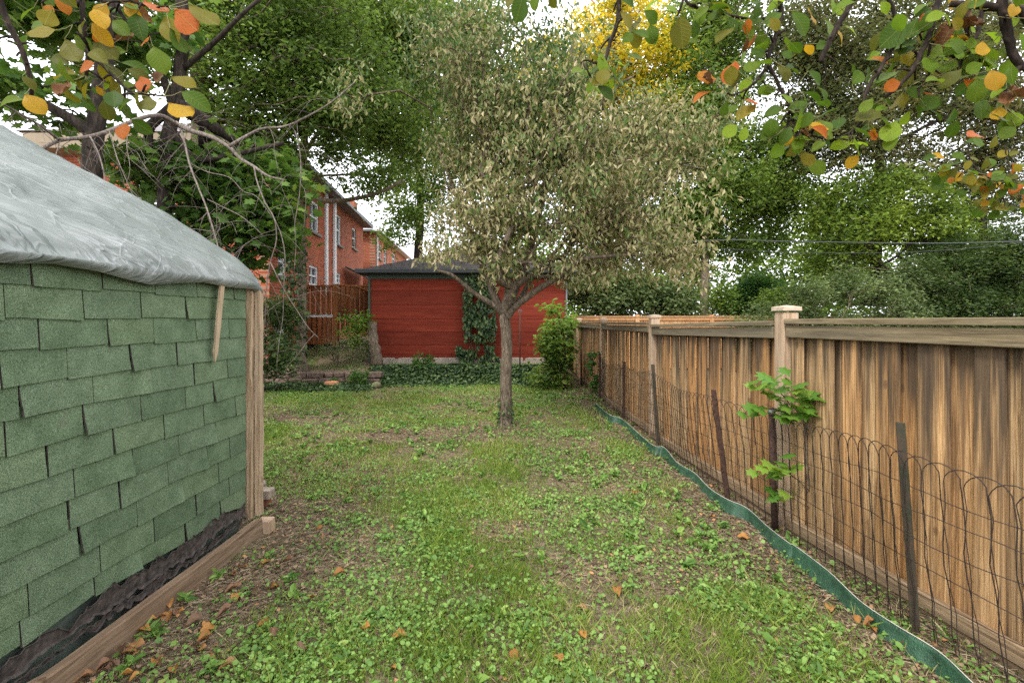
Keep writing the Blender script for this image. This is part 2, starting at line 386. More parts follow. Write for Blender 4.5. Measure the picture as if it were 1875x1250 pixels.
# leaf palettes (per-leaf value)
M['l_pear'] = leafmat('pear_leaves_drying', [(0, (.025, .065, .012)), (.30, (.085, .15, .032)), (.5, (.20, .21, .075)), (.72, (.40, .34, .18)), (.92, (.62, .52, .36)), (1, (.52, .24, .15))], .35)
M['l_maple'] = leafmat('dark_maple_leaves', [(0, (.025, .06, .012)), (.5, (.07, .14, .025)), (.85, (.14, .24, .04)), (1, (.28, .34, .06))], .5)
M['l_fine'] = leafmat('fine_green_leaves', [(0, (.045, .085, .018)), (.5, (.12, .19, .035)), (.85, (.22, .32, .05)), (1, (.40, .38, .09))], .5)
M['l_bright'] = leafmat('bright_green_leaves', [(0, (.035, .10, .02)), (.6, (.07, .17, .03)), (1, (.16, .26, .04))], .5)
M['l_mid'] = leafmat('mid_green_leaves', [(0, (.045, .095, .016)), (.55, (.135, .215, .034)), (1, (.32, .41, .07))], .5)
M['l_bright2'] = leafmat('fresh_orchard_leaves', [(0, (.045, .09, .012)), (.5, (.13, .20, .025)), (1, (.30, .38, .05))], .5)
M['l_yellow'] = leafmat('yellow_green_leaves', [(0, (.08, .14, .015)), (.45, (.22, .29, .03)), (.75, (.52, .46, .03)), (1, (.75, .52, .03))], .5)
M['l_bronze'] = leafmat('bronze_leaves', [(0, (.04, .07, .02)), (.4, (.11, .13, .045)), (.8, (.20, .18, .07)), (1, (.34, .26, .10))], .5)
M['l_grey'] = leafmat('grey_green_leaves', [(0, (.05, .09, .03)), (.6, (.15, .205, .075)), (1, (.36, .42, .18))], .5)
M['l_dark'] = leafmat('dark_green_leaves', [(0, (.03, .06, .018)), (.7, (.08, .13, .035)), (1, (.20, .26, .07))], .5)  # deep green palette for bush and hedge foliage
M['l_ivy'] = leafmat('ivy_leaves', [(0, (.018, .04, .015)), (.6, (.045, .09, .03)), (1, (.15, .21, .07))], .2, .4)
M['l_lime'] = leafmat('lime_leaves', [(0, (.09, .19, .02)), (.6, (.17, .30, .04)), (1, (.33, .40, .06))], .45)
M['l_needle'] = leafmat('dark_needles', [(0, (.014, .028, .014)), (1, (.045, .07, .03))], .15)
M['g_blade'] = leafmat('grass_blades', [(0, (.07, .14, .018)), (.4, (.17, .26, .035)), (.66, (.26, .34, .06)), (.82, (.42, .39, .16)), (1, (.54, .44, .26))], .35)
M['g_weed'] = leafmat('creeping_weed_leaves', [(0, (.06, .13, .03)), (.45, (.15, .27, .055)), (.85, (.24, .37, .085)), (1, (.36, .47, .12))], .3)
M['g_litter'] = leafmat('leaf_litter', [(0, (.05, .03, .02)), (.5, (.16, .10, .06)), (.9, (.32, .22, .14)), (.98, (.40, .18, .07)), (1, (.42, .22, .08))], .1, .8)
M['g_straw'] = leafmat('dry_straw', [(0, (.15, .10, .06)), (.6, (.34, .26, .16)), (1, (.52, .44, .30))], .1, .8)
M['f_green'] = leafmat('green_pear_leaf', [(0, (.035, .08, .006)), (.5, (.07, .13, .008)), (1, (.13, .19, .012))], .5, .5, .2, True, True)
M['f_lime'] = leafmat('lime_pear_leaf', [(0, (.11, .20, .012)), (1, (.22, .32, .02))], .6, .5, .2, True, True)  # lighter lime green of the close leaves
M['f_olive'] = leafmat('olive_pear_leaf', [(0, (.07, .085, .006)), (.5, (.13, .13, .008)), (1, (.24, .19, .012))], .5, .5, .2, True, True, (.13, .05, .01))
M['f_yellow'] = leafmat('yellow_pear_leaf', [(0, (.36, .20, .008)), (1, (.50, .30, .015))], .5, .5, .2, True, True, (.30, .06, .01))
M['f_orange'] = leafmat('orange_pear_leaf', [(0, (.45, .09, .008)), (1, (.45, .17, .015))], .5, .5, .2, True, True, (.12, .03, .01))
M['f_brown'] = leafmat('brown_dead_leaf', [(0, (.09, .035, .015)), (1, (.17, .07, .03))], .2, .6, .2, True, True)
M['f_fallen'] = leafmat('fallen_leaf', [(0, (.30, .12, .035)), (.3, (.42, .20, .05)), (.6, (.24, .12, .07)), (1, (.15, .085, .055))], .15, .6, .3, True, True, (.12, .05, .02))

# ------------------------------------------------------------------ leaves in bulk
def T_diamond(wd=.42, fold=.10):
    return np.array([(0, 0, 0), (.42, wd / 2, fold), (1, 0, -.05), (.42, -wd / 2, fold)]), np.array([(0, 1, 2), (0, 2, 3)])
def T_oval(wd=.6, fold=.08, droop=.15):
    return np.array([(0, 0, 0), (.28, wd * .46, fold), (.68, wd * .42, fold - droop * .3), (1, 0, -droop), (.68, -wd * .42, fold - droop * .3), (.28, -wd * .46, fold)]), np.array([(0, 1, 2), (0, 2, 3), (0, 3, 4), (0, 4, 5)])
def T_round():
    v = [(.12, 0, .0)] + [(.5 - .5 * math.cos(a), .5 * math.sin(a), .06) for a in [R(x) for x in (45, 105, 155, 205, 255, 315)]]
    return np.array(v), np.array([(0, i, i + 1) for i in range(1, 6)])
def T_maple():
    o = [(0, 0), (-.08, .28), (.22, .22), (.30, .52), (.48, .30), (.62, .34), (.66, .14), (1.05, 0), (.66, -.14), (.62, -.34), (.48, -.30), (.30, -.52), (.22, -.22), (-.08, -.28)]
    v = [(.25, 0, .03)] + [(x, y, -.12 * abs(y) - .05 * x * x) for x, y in o]
    return np.array(v), np.array([(0, i, i % 14 + 1) for i in range(1, 15)])
def leaves(name, pts, size, mat, parent, tmpl, droop=.4, up=.5, rnd=None, sizevar=.35, axis=None):
    """one leaf per point, leaf axis random with a downward share, face turned loosely upward"""
    N = len(pts); T, Fc = tmpl
    if axis is None:
        a = rng.uniform(0, 2 * np.pi, N); A = np.stack([np.cos(a), np.sin(a), -droop * rng.uniform(0, 2, N)], 1)
    else: A = axis
    A /= np.linalg.norm(A, axis=1, keepdims=True)
    nrm = rng.normal(0, 1, (N, 3)); nrm[:, 2] = np.abs(nrm[:, 2]) + up * 2
    nrm -= A * (nrm * A).sum(1, keepdims=True); nrm /= np.linalg.norm(nrm, axis=1, keepdims=True)
    B = np.cross(nrm, A)
    s = (size if hasattr(size, '__len__') else np.full(N, size)) * (1 + rng.uniform(-sizevar, sizevar, N))
    V = pts[:, None, :] + s[:, None, None] * (T[None, :, 0:1] * A[:, None] + T[None, :, 1:2] * B[:, None] + T[None, :, 2:3] * nrm[:, None])
    Fa = Fc[None] + (np.arange(N) * len(T))[:, None, None]
    if rnd is None: rnd = rng.uniform(0, 1, N)
    return mesh_np(name, V.reshape(-1, 3), Fa.reshape(-1, Fc.shape[1]), mat, parent, rnd=np.repeat(np.clip(rnd, 0, 1), len(Fc)))

def E(x, y, Y, rx, ry, rd):      # ellipsoid given by where it shows: centre pixel, depth, pixel radii, depth radius
    c = P(x, y, Y); return (np.array(c), np.array((rx * Y / F, rd, ry * Y / F)))
def sample_ell(ells, N, bias=.4, hole=0.0, seed=1, hs=1.2):
    vols = np.array([np.prod(e[1]) for e in ells]); cnt = np.maximum(1, (N * vols / vols.sum()).astype(int)); out = []
    for (c, r), k in zip(ells, cnt):
        d = rng.normal(0, 1, (k * 3, 3)); d /= np.linalg.norm(d, axis=1, keepdims=True)
        rad = rng.uniform(0, 1, k * 3) ** bias
        p = c + d * r * rad[:, None]
        if hole > 0:
            nv = vnoise(p[:, 0] + p[:, 1] * .7, p[:, 2] - p[:, 1] * .3, hs, seed); p = p[nv > hole]
        out.append(p[:k])
    return np.concatenate(out)
def grow(trunk, targets, tip_r, base_r, cost=.35, wig=.12):
    """trunk: list of points; returns list of (polyline, radii) for branches"""
    nodes = [np.array(p) for p in trunk]; par = [i - 1 for i in range(len(trunk))]
    path = [0.0]
    for i in range(1, len(nodes)): path.append(path[-1] + np.linalg.norm(nodes[i] - nodes[i - 1]))
    nt = len(nodes); start = max(0, nt // 2)
    order = np.argsort(np.linalg.norm(targets - nodes[-1], axis=1))
    NP = np.zeros((nt + len(targets) * 2, 3)); NP[:nt] = nodes; PL = np.full(nt + len(targets) * 2, 1e3); PL[:nt] = np.array(path) - path[-1] * .98
    PL[:start] = 1e6; k = nt; isleaf = []
    par = par + [0] * (len(targets) * 2)
    for i in order:
        t = targets[i]; d = np.linalg.norm(NP[:k] - t, axis=1) + cost * PL[:k] ; j = int(np.argmin(d))
        L = np.linalg.norm(t - NP[j]); mid = (t + NP[j]) / 2 + rng.normal(0, wig * L, 3) + np.array((0, 0, .06 * L))
        NP[k] = mid; par[k] = j; PL[k] = PL[j] + L / 2; NP[k + 1] = t; par[k + 1] = k; PL[k + 1] = PL[j] + L; isleaf.append(k + 1); k += 2
    cntr = np.zeros(k)
    for i in isleaf: cntr[i] = 1
    for i in range(k - 1, 0, -1): cntr[par[i]] += cntr[i]
    rad = tip_r * np.maximum(cntr, 1) ** .5; mxr = rad[nt - 1]; sc = min(1.0, base_r * .8 / mxr)
    big = rad > tip_r * 3; rad[big] = tip_r * 3 + (rad[big] - tip_r * 3) * sc
    segs = []
    for i in isleaf:
        m = par[i]; j = par[m]
        segs.append(([NP[j], NP[m], NP[i]], [min(rad[m] * 1.05, max(rad[j], tip_r)), rad[m], rad[i]]))
    return segs, NP[:k], np.array(isleaf), rad
def tree(name, label, trunk, ells, nt, nl, lsize, lmat, bmat, base_r, tmpl=None, cat='tree', group=None, tip=.006, spread=None, droop=.5, up=.4, cost=.35, hole=.25,
         trunks=None, rndf=None, bias=.45, sides=8, taper=.55, rnd_fun=None, hs=2.1, loc=None):
    base = Vector(trunk[0]); root = thing(name, label, cat, base if loc is None else loc, 0, group)
    o0 = np.array(root.location)
    tr = [np.array(p) for p in smooth_poly(trunk, 4)]
    tg = sample_ell(ells, nt, bias, hole, seed=len(name) + nt, hs=hs)
    segs, nodes, tips, rad = grow(tr, tg, tip, base_r, cost)
    t = Tubes(sides); n = len(tr)
    rr = [base_r * (1.35 if i == 0 else 1) * (1 - (1 - taper) * i / (n - 1)) for i in range(n)]
    rr = [r_ * (1 + .55 * math.exp(-max(0, np.linalg.norm(tr[i] - tr[0]) - .04) / .09)) for i, r_ in enumerate(rr)]
    t.add([p - o0 for p in tr], rr, 10, knob=.05); t.build('trunk', bmat, root)
    b = Tubes(5)
    for pl, ra in segs:
        L = np.linalg.norm(pl[0] - pl[-1]); b.add([p - o0 for p in pl], ra, 6 if ra[0] > .02 else 4, cap=False)
    for extra in (trunks or []):
        pts, r0, r1 = extra; pts = smooth_poly(pts, 4); lm = Tubes(8); lm.add([np.array(p) - o0 for p in pts], list(np.linspace(r0, r1, len(pts))), 8, knob=.05); lm.build('limb', bmat, root)
    b.build('branches', bmat, root)['kind'] = 'stuff'
    if nl:
        k = rng.integers(0, len(tg), nl); sp = spread or (np.mean([e[1].mean() for e in ells]) * .22)
        p = tg[k] + rng.normal(0, sp, (nl, 3)) * np.array((1, 1, .7))
        col = rng.uniform(0, 1, nl) * .55 + vnoise(tg[k][:, 0], tg[k][:, 2] + tg[k][:, 1], 1.1, 5) * .45
        if rnd_fun is not None: col = rnd_fun(p, col)
        c = leaves('crown', p - o0, lsize, lmat, root, tmpl or T_diamond(), droop, up, rnd=col); c['kind'] = 'stuff'
    return root

# ------------------------------------------------------------------ ground
def gz(x, y):
    x = np.asarray(x, float); y = np.asarray(y, float)
    z = (vnoise(x, y, 1.1, 1) - .5) * .035 + (vnoise(x, y, 4.5, 2) - .5) * .018 + (vnoise(x, y, 16, 3) - .5) * .008
    z = z * sstep(-.2, .3, 6 - np.abs(y - 5.5) + 0 * x + .3)
    bank = sstep(10.75, 11.5, y) * .34 * sstep(1.75, 1.35, x)
    left = sstep(11.8, 14.0, y) * sstep(-3.6, -4.6, x) * .42
    edge = sstep(1.45, 2.0, x) * sstep(12, 11, y) * .0
    return z + bank + left + edge
xs = np.concatenate([np.linspace(-160, -8, 20), np.linspace(-7.6, -2.3, 20), np.arange(-2.2, 3.4, .045), np.linspace(3.6, 9, 14), np.linspace(10, 160, 20)])
ys = np.concatenate([np.linspace(-40, .3, 10), np.arange(.6, 11.9, .045), np.linspace(12.1, 24, 40), np.linspace(26, 260, 30)])
gx, gy = np.meshgrid(xs, ys); gzz = gz(gx, gy)
nx_, ny_ = len(xs), len(ys); idx = np.arange(nx_ * ny_).reshape(ny_, nx_)
Q = np.stack([idx[:-1, :-1], idx[:-1, 1:], idx[1:, 1:], idx[1:, :-1]], -1).reshape(-1, 4)
g = mesh_np('ground', np.stack([gx, gy, gzz], -1).reshape(-1, 3), Q, M['ground'], smooth=True); tag(g, kind='structure')

# shed wall line and fence line
WD = Vector((.033, 1, 0)).normalized()
def wall_x(y): return -2.0 + .033 * y
FP = [Vector(p) for p in ((2.95, -1.9, 0), (2.50, .72, 0), (2.05, 3.40, 0), (1.89, 6.05, 0), (1.80, 8.95, 0), (1.75, 11.9, 0), (1.75, 13.6, 0))]
def fence_x(y): return np.interp(y, [p.y for p in FP], [p.x for p in FP])
edge_px = [(1090, 738), (1116, 760), (1140, 768), (1192, 812), (1216, 820), (1240, 848), (1272, 866), (1300, 894), (1332, 916), (1368, 932), (1404, 962), (1444, 994), (1457, 1003), (1519, 1049), (1576, 1100), (1644, 1148), (1718, 1196), (1775, 1245), (1900, 1360)]
edge_pts = [G(x, y, .085) for x, y in edge_px]
def edge_x(y): return np.interp(y, [p.y for p in edge_pts[::-1]], [p.x for p in edge_pts[::-1]])

patches = [(800, 795, .95, .42, 1.5), (560, 765, .85, .5, 1.35), (930, 790, .45, .35, .9), (1140, 860, .6, .45, .75), (1230, 935, .35, .3, .5), (560, 860, .5, .8, .45), (640, 1000, .25, .2, .3), (925, 800, .4, .3, .5), (1190, 800, .35, .7, .6), (820, 880, .5, .3, .3)]
def bare(x, y):
    v = np.zeros_like(x)
    for px, py, rx, ry, s in patches:
        c = G(px, py); d = ((x - c.x) / rx) ** 2 + ((y - c.y) / ry) ** 2
        v = np.maximum(v, s * np.exp(-d * .9))
    v = np.maximum(v, .97 * sstep(1.0, .25, x - wall_x(y) + .5 * (vnoise(x, y, 2.2, 19) - .5)) * (y < 3.9))
    v = np.maximum(v, .75 * sstep(.45, .05, edge_x(y) - x))
    v = np.maximum(v, .8 * (x > edge_x(y)))
    v = v * (.55 + .75 * vnoise(x, y, 3.1, 23)) + .6 * sstep(.60, .82, vnoise(x, y, 1.9, 27))
    v = v + .30 * sstep(-.2, -1.4, x) * sstep(9.5, 6, y) * vnoise(x, y, 2.6, 29) + .28 * sstep(.4, 1.4, x) * sstep(8, 3, y) * vnoise(x, y, 2.9, 24)
    v = np.maximum(v, .85 * (x > edge_x(y)))
    return np.clip(v, 0, 1)
def scatter(N, x0, x1, y0, y1, pw=1.0):
    u = rng.uniform(0, 1, N); a, b = y0 ** (1 - pw) if pw != 1 else 0, 0
    y = y0 * (y1 / y0) ** u if pw == 1 else (y0 ** (1 - pw) + u * (y1 ** (1 - pw) - y0 ** (1 - pw))) ** (1 / (1 - pw))
    return rng.uniform(x0, x1, N), y
def on_lawn(x, y): return (x < fence_x(y) - .08) & ((y > 3.35) | (x > wall_x(y) + .12)) & (x > -6.6)
# grass
N = 620000
x, y = scatter(N, -5.2, 2.5, 1.1, 11.1)
ok = on_lawn(x, y); x, y = x[ok], y[ok]
dens = .22 + .95 * sstep(.35, .72, vnoise(x, y, 1.3, 11)) * (1 - 0.0 * x) ; dens *= (1 - bare(x, y) * 1.05) * (.35 + .65 * sstep(.3, .55, vnoise(x, y, 7, 12)))
dens *= 1 - .55 * sstep(-.2, -1.6, x) * sstep(8, 3, y)
ok = rng.uniform(0, 1, len(x)) < dens; x, y = x[ok], y[ok]; n_ = len(x)
z = gz(x, y)
hh = (.022 + .055 * rng.uniform(0, 1, n_) ** 1.6) * (.7 + .6 * vnoise(x, y, 2.1, 14)); wd = .0017 + .0009 * y
a = rng.uniform(0, 2 * np.pi, n_); lean = rng.uniform(.1, 1.0, n_); la = rng.uniform(0, 2 * np.pi, n_)
base = np.stack([x, y, z - .004], 1); side = np.stack([np.cos(a), np.sin(a), 0 * a], 1) * wd[:, None]
tipv = np.stack([np.cos(la) * lean, np.sin(la) * lean, np.ones(n_)], 1) * hh[:, None]
V = np.stack([base - side * .5, base + side * .5, base + tipv * .55 + side * .4 + np.array((0, 0, 1)) * (hh * .1)[:, None], base + tipv], 1).reshape(-1, 3)
Fa = np.array([(0, 1, 2), (0, 2, 3)])[None] + (np.arange(n_) * 4)[:, None, None]
rv = rng.uniform(0, 1, n_) * .62 + .36 * vnoise(x, y, 1.6, 21) + .25 * sstep(.4, .9, bare(x, y))
g = mesh_np('lawn_grass', V, Fa.reshape(-1, 3), M['g_blade'], rnd=np.repeat(np.clip(rv, 0, 1), 2)); tag(g, 'thin patchy green grass growing across the lawn', 'grass', kind='stuff')
# creeping weeds
N = 31000
cx, cy = scatter(N, -5.2, 2.3, 1.15, 11.2)
d = .10 + .85 * sstep(.36, .62, vnoise(cx, cy, 2.1, 31)) * (.25 + .75 * sstep(.35, .6, vnoise(cx, cy, 6, 35))); d *= 1 - .95 * bare(cx, cy); d += .10 * (bare(cx, cy) > .4)
d += .5 * sstep(-.1, -1.0, cx) * sstep(4.2, 2.8, cy) * (1 - bare(cx, cy))
ok = (rng.uniform(0, 1, N) < d) & on_lawn(cx, cy); cx, cy = cx[ok], cy[ok]
k = rng.integers(6, 17, len(cx)); px = np.repeat(cx, k); py = np.repeat(cy, k); n_ = len(px)
sp = .024 + .006 * py; px = px + rng.normal(0, sp); py = py + rng.normal(0, sp)
ok = on_lawn(px, py); px, py = px[ok], py[ok]; n_ = len(px)
pz = gz(px, py) + rng.uniform(.008, .05, n_)
sz = (.009 + .014 * rng.uniform(0, 1, n_) ** 2.4) * (1 + .07 * py)
g = leaves('creeping_weeds', np.stack([px, py, pz], 1), sz, M['g_weed'], None, T_round(), .3, .3, rnd=rng.uniform(0, 1, n_) * .7 + .3 * vnoise(px, py, 1.5, 33))
tag(g, 'low round-leaved creeping weeds spread through the lawn', 'weeds', kind='stuff')
# taller pointed-leaf weeds in tufts
N = 2600
cx, cy = scatter(N, -5.0, 2.2, 1.2, 11.0); d = (.12 + .9 * sstep(.5, .75, vnoise(cx, cy, 1.4, 37))) * (1 - .5 * bare(cx, cy))
ok = (rng.uniform(0, 1, N) < d) & on_lawn(cx, cy); cx, cy = cx[ok], cy[ok]
k = rng.integers(7, 15, len(cx)); px = np.repeat(cx, k); py = np.repeat(cy, k); n_ = len(px); a = rng.uniform(0, 6.283, n_); ax = np.stack([np.cos(a), np.sin(a), rng.uniform(.1, 1.2, n_)], 1)
pz = gz(px, py) + rng.uniform(0, .035, n_)
g = leaves('leafy_weeds', np.stack([px + rng.normal(0, .008, n_), py + rng.normal(0, .008, n_), pz], 1), (.028 + .03 * rng.uniform(0, 1, n_)) * (1 + .03 * py), M['g_weed'], None, T_oval(.5, .08, .35), 0, .6, rnd=rng.uniform(0, 1, n_), axis=ax)
tag(g, 'tufts of pointed-leaf weeds standing in the lawn', 'weeds', kind='stuff')
# litter
N = 80000
x, y = scatter(N, -5.2, 2.5, 1.1, 11.2)
d = .10 + 1.0 * bare(x, y) * (.4 + .8 * vnoise(x, y, 3.5, 41)); ok = (rng.uniform(0, 1, N) < d) & on_lawn(x, y); x, y = x[ok], y[ok]
g = leaves('leaf_litter', np.stack([x, y, gz(x, y) + .008], 1), .017 * (1 + .07 * y), M['g_litter'], None, T_oval(.6, .15, -.3), .0, 1.2, sizevar=.7)
tag(g, 'small brown leaf litter on the bare soil', 'leaf litter', kind='stuff')
N = 90000
x, y = scatter(N, -5.2, 2.5, 1.1, 11.2)
d = .28 + .8 * bare(x, y); ok = (rng.uniform(0, 1, N) < d) & on_lawn(x, y); x, y = x[ok], y[ok]
g = leaves('dry_straw', np.stack([x, y, gz(x, y) + .010], 1), .065, M['g_straw'], None, T_diamond(.05, .03), .0, 1.5, sizevar=.7)
tag(g, 'dry straw and fine twigs lying in the lawn', 'straw', kind='stuff')
# grass beyond the yard
N = 30000
x = rng.uniform(-9, 1.4, N); y = rng.uniform(11.3, 15, N); d = vnoise(x, y, 1.5, 51); ok = (d > .35) & ~((x > -4.1) & (y > 12.2)) & ~((x < -5.9)); x, y = x[ok], y[ok]
g = leaves('garden_bed_growth', np.stack([x, y, gz(x, y) + rng.uniform(0, .06, len(x))], 1), .05, M['g_weed'], None, T_diamond(.5), .1, .6)
tag(g, 'low mixed growth on the raised ground beside the red garage', 'ground cover', kind='stuff')

# ------------------------------------------------------------------ green shed
YA, YB = -1.0, 3.215
shed = thing('green_shed', 'green shingle-clad shed with torn tar felt along its foot, left of the lawn', 'shed', (wall_x(YB), YB, 0))
so = Vector(shed.location)
ang = math.atan2(-.033, 1)
def WP(y, off=0, z=0): return Vector((wall_x(y) + off, y, z)) - so
bm = bmesh.new()
# solid body, gable profile, slightly inside the cladding
prof = [(-.03, -.05), (-.03, 1.80), (-.6, 2.22), (-2.1, 3.05), (-4.2, 1.85), (-4.2, -.05)]
ra = [bm.verts.new((wall_x(YA) + x - so.x, YA - so.y, z)) for x, z in prof]; rb = [bm.verts.new((wall_x(YB - .01) + x - so.x, YB - .01 - so.y, z)) for x, z in prof]
for i in range(6): bm.faces.new((ra[i], ra[(i + 1) % 6], rb[(i + 1) % 6], rb[i]))
bm.faces.new(ra[::-1]); bm.faces.new(rb)
bm_obj('wall', bm, M['shed_wall'], shed)
e_ = .131
for k in range(-1, 12):
    zb = 1.688 - e_ * k; off = (0 if k % 2 else .152) + random.uniform(-.05, .05)
    y = YB - .003; first = True
    row_t = random.uniform(-.004, .004)
    while y > YA:
        wdt = .305 + random.choice([0, 0, 0, random.uniform(-.09, .05)])
        if first: wdt = max(.06, .305 - off) ; first = False
        y0 = y - wdt; gap = random.choice([.003, .005, .007, .012])
        za, zc = zb + random.uniform(-.008, .008) + row_t, zb + random.uniform(-.008, .008) + row_t
        lift = random.choice([0, 0, .004, .008, .016]); curl = random.choice([-1, 1])
        nu, nv = 5, 4; Vs = []; top = zb + e_ + .045
        if k == 11: za += random.uniform(0, .04); zc += random.uniform(-.02, .05)
        for layer in (0, 1):
            for j in range(nv):
                for i in range(nu):
                    u = i / (nu - 1); v_ = j / (nv - 1)
                    zz = (za * (1 - u) + zc * u) * (1 - v_) + top * v_ + (random.uniform(-.0015, .0015) if j == 0 else 0)
                    if zz > 1.84: zz = 1.84
                    cu = lift * (max(0, (u if curl > 0 else 1 - u) - .45) / .55) ** 2 * (1 - v_) ** 2
                    o = .019 - .011 * v_ + cu - (.008 if layer else 0)
                    Vs.append(WP(y0 + gap + (wdt - gap) * u, o, zz))
        Fs = []
        for j in range(nv - 1):
            for i in range(nu - 1):
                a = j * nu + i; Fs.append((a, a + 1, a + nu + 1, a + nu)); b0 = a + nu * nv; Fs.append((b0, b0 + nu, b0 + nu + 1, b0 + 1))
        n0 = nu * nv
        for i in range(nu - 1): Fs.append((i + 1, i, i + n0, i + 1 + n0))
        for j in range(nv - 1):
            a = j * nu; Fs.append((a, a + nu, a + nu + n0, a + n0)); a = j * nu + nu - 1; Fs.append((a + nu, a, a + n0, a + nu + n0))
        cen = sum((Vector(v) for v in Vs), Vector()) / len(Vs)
        so_ = mesh_np('shingle', np.array([v - cen for v in Vs]), np.array(Fs), [M['shingle'], M['tar']], shed, matidx=[0 if q_ < 2 * (nu - 1) * (nv - 1) else 1 for q_ in range(len(Fs))]); so_.location = cen  # black asphalt cut edges, their colour also painting the shadow lines under courses
        y = y0
# torn felt: crumpled ragged strips
def felt(zlo, zhi, off, seed, y0=YA, y1=YB - .02, thr=0):
    ny = 260; nz = 9; yy = np.linspace(y0, y1, ny); V = []
    top = zhi + .07 * (vnoise(yy, 0 * yy, 5, seed) - .5) + .05 * (vnoise(yy, 0 * yy, 19, seed + 1) - .5) + .035 * (vnoise(yy, 0 * yy, 70, seed + 2) - .5)
    bot = zlo + .07 * (vnoise(yy, 0 * yy + 5, 4, seed + 3) - .5) + .04 * (vnoise(yy, 0 * yy, 40, seed + 5) - .5)
    for i in range(ny):
        for j in range(nz):
            t = j / (nz - 1); z_ = bot[i] * (1 - t) + top[i] * t
            o = off + .010 * float(vnoise(yy[i], z_, 16, seed + 7)) + .006 * float(vnoise(yy[i], z_, 60, seed + 8)) + (.008 if j in (0, nz - 1) else 0)
            V.append(WP(yy[i], o, z_))
    idx = np.arange(ny * nz).reshape(ny, nz); q = np.stack([idx[:-1, :-1], idx[1:, :-1], idx[1:, 1:], idx[:-1, 1:]], -1).reshape(-1, 4)
    return np.array(V), q
v, q = felt(.180, .262, .012, 61); o = mesh_np('tar_felt', v, q, M['tar'], shed)
m_ = o.modifiers.new('thick', 'SOLIDIFY'); m_.thickness = .003
v, q = felt(.130, .156, .020, 75); o = mesh_np('tar_felt', v, q, M['tar'], shed); m_ = o.modifiers.new('thick', 'SOLIDIFY'); m_.thickness = .003
# base board (rough upper edge)
nb = 60; yy = np.linspace(YA, YB + .05, nb); V = []
for i, y in enumerate(yy):
    t1 = .136 + .006 * (float(vnoise(y, 0, 5, 81)) - .5) + (.012 if .9 < y < 1.75 else 0) - .01 * float(vnoise(y, 0, 1.1, 83))
    a0, a1 = .058, .100
    for x_, z_ in ((a0, -.04), (a1, -.04), (a1 + .002 * random.random(), t1 - .006), (a1 - .006, t1), (a0, t1)): V.append(WP(y, x_, z_))
idx = np.arange(nb * 5).reshape(nb, 5); Qs = []
for i in range(nb - 1):
    for j in range(5): Qs.append((idx[i, j], idx[i, (j + 1) % 5], idx[i + 1, (j + 1) % 5], idx[i + 1, j]))
bb = mesh_np('base_board', np.array(V), [np.array(Qs), np.array([idx[0][::-1], idx[-1]])], M['baseb'], shed)
# corner post of two boards, splintered edge
c = WP(YB + .055, .045, 0)
def splint(name, cx_, cy_, w_, d_, z0, z1, seed):
    n = 40; V = []
    for i in range(n):
        z_ = z0 + (z1 - z0) * i / (n - 1); j1 = .006 * (float(vnoise(z_, 0, 9, seed)) - .5); j2 = .010 * (float(vnoise(z_, 3, 14, seed + 1)) - .5)
        for x_, y_ in ((-w_ / 2 + j1, -d_ / 2), (w_ / 2 + j2, -d_ / 2 + abs(j2) * .4), (w_ / 2 + j2, d_ / 2), (-w_ / 2 + j1, d_ / 2)): V.append((cx_ + x_, cy_ + y_, z_))
    idx = np.arange(n * 4).reshape(n, 4); Qs = [(idx[i, j], idx[i, (j + 1) % 4], idx[i + 1, (j + 1) % 4], idx[i + 1, j]) for i in range(n - 1) for j in range(4)]
    return mesh_np(name, np.array(V), [np.array(Qs), np.array([idx[0][::-1], idx[-1]])], M['corner'], shed)
splint('corner_post', c.x - .030, c.y - .02, .062, .06, .14, 1.775, 5)
splint('corner_post', c.x + .026, c.y + .006, .036, .05, .15, 1.772, 9)
bx = boxobj('end_block', (c.x + .05, c.y + .05, .05), (.10, .09, .10), M['fence_post'], shed, bev=.006, jit=.004)

# plastic sheet on the roof
pl = thing('plastic_sheet', 'wrinkled translucent grey plastic sheet draped over the shed roof', 'plastic sheet', (wall_x(YB), YB, 1.8))
po = Vector(pl.location)
prof = [(-2.2, 3.16), (-1.95, 3.06), (-1.70, 2.93), (-1.2, 2.66), (-.8, 2.45), (-.5, 2.285), (-.2, 2.085), (-.05, 1.985), (.03, 1.915), (.065, 1.865), (.085, 1.815)]
prof = [(-4.3, 2.05), (-3.3, 2.6)] + prof
NU, NV_ = 170, 0
px_ = [p[0] for p in prof]; cum = [0]
for i in range(1, len(prof)): cum.append(cum[-1] + math.hypot(prof[i][0] - prof[i - 1][0], prof[i][1] - prof[i - 1][1]))
NS = 130; ss = np.linspace(0, cum[-1], NS); pX = np.interp(ss, cum, px_); pZ = np.interp(ss, cum, [p[1] for p in prof])
yy = np.linspace(YA - .1, YB + .075, NU); V = []
hem_y = [-1.2, .8, 1.4, 1.72, 1.86, 2.05, 2.2, 2.355, 2.55, 2.72, 2.95, 3.11, 3.3]; hem_z = [1.76, 1.76, 1.75, 1.761, 1.778, 1.767, 1.745, 1.728, 1.755, 1.772, 1.76, 1.762, 1.772]
rows = NS + 8
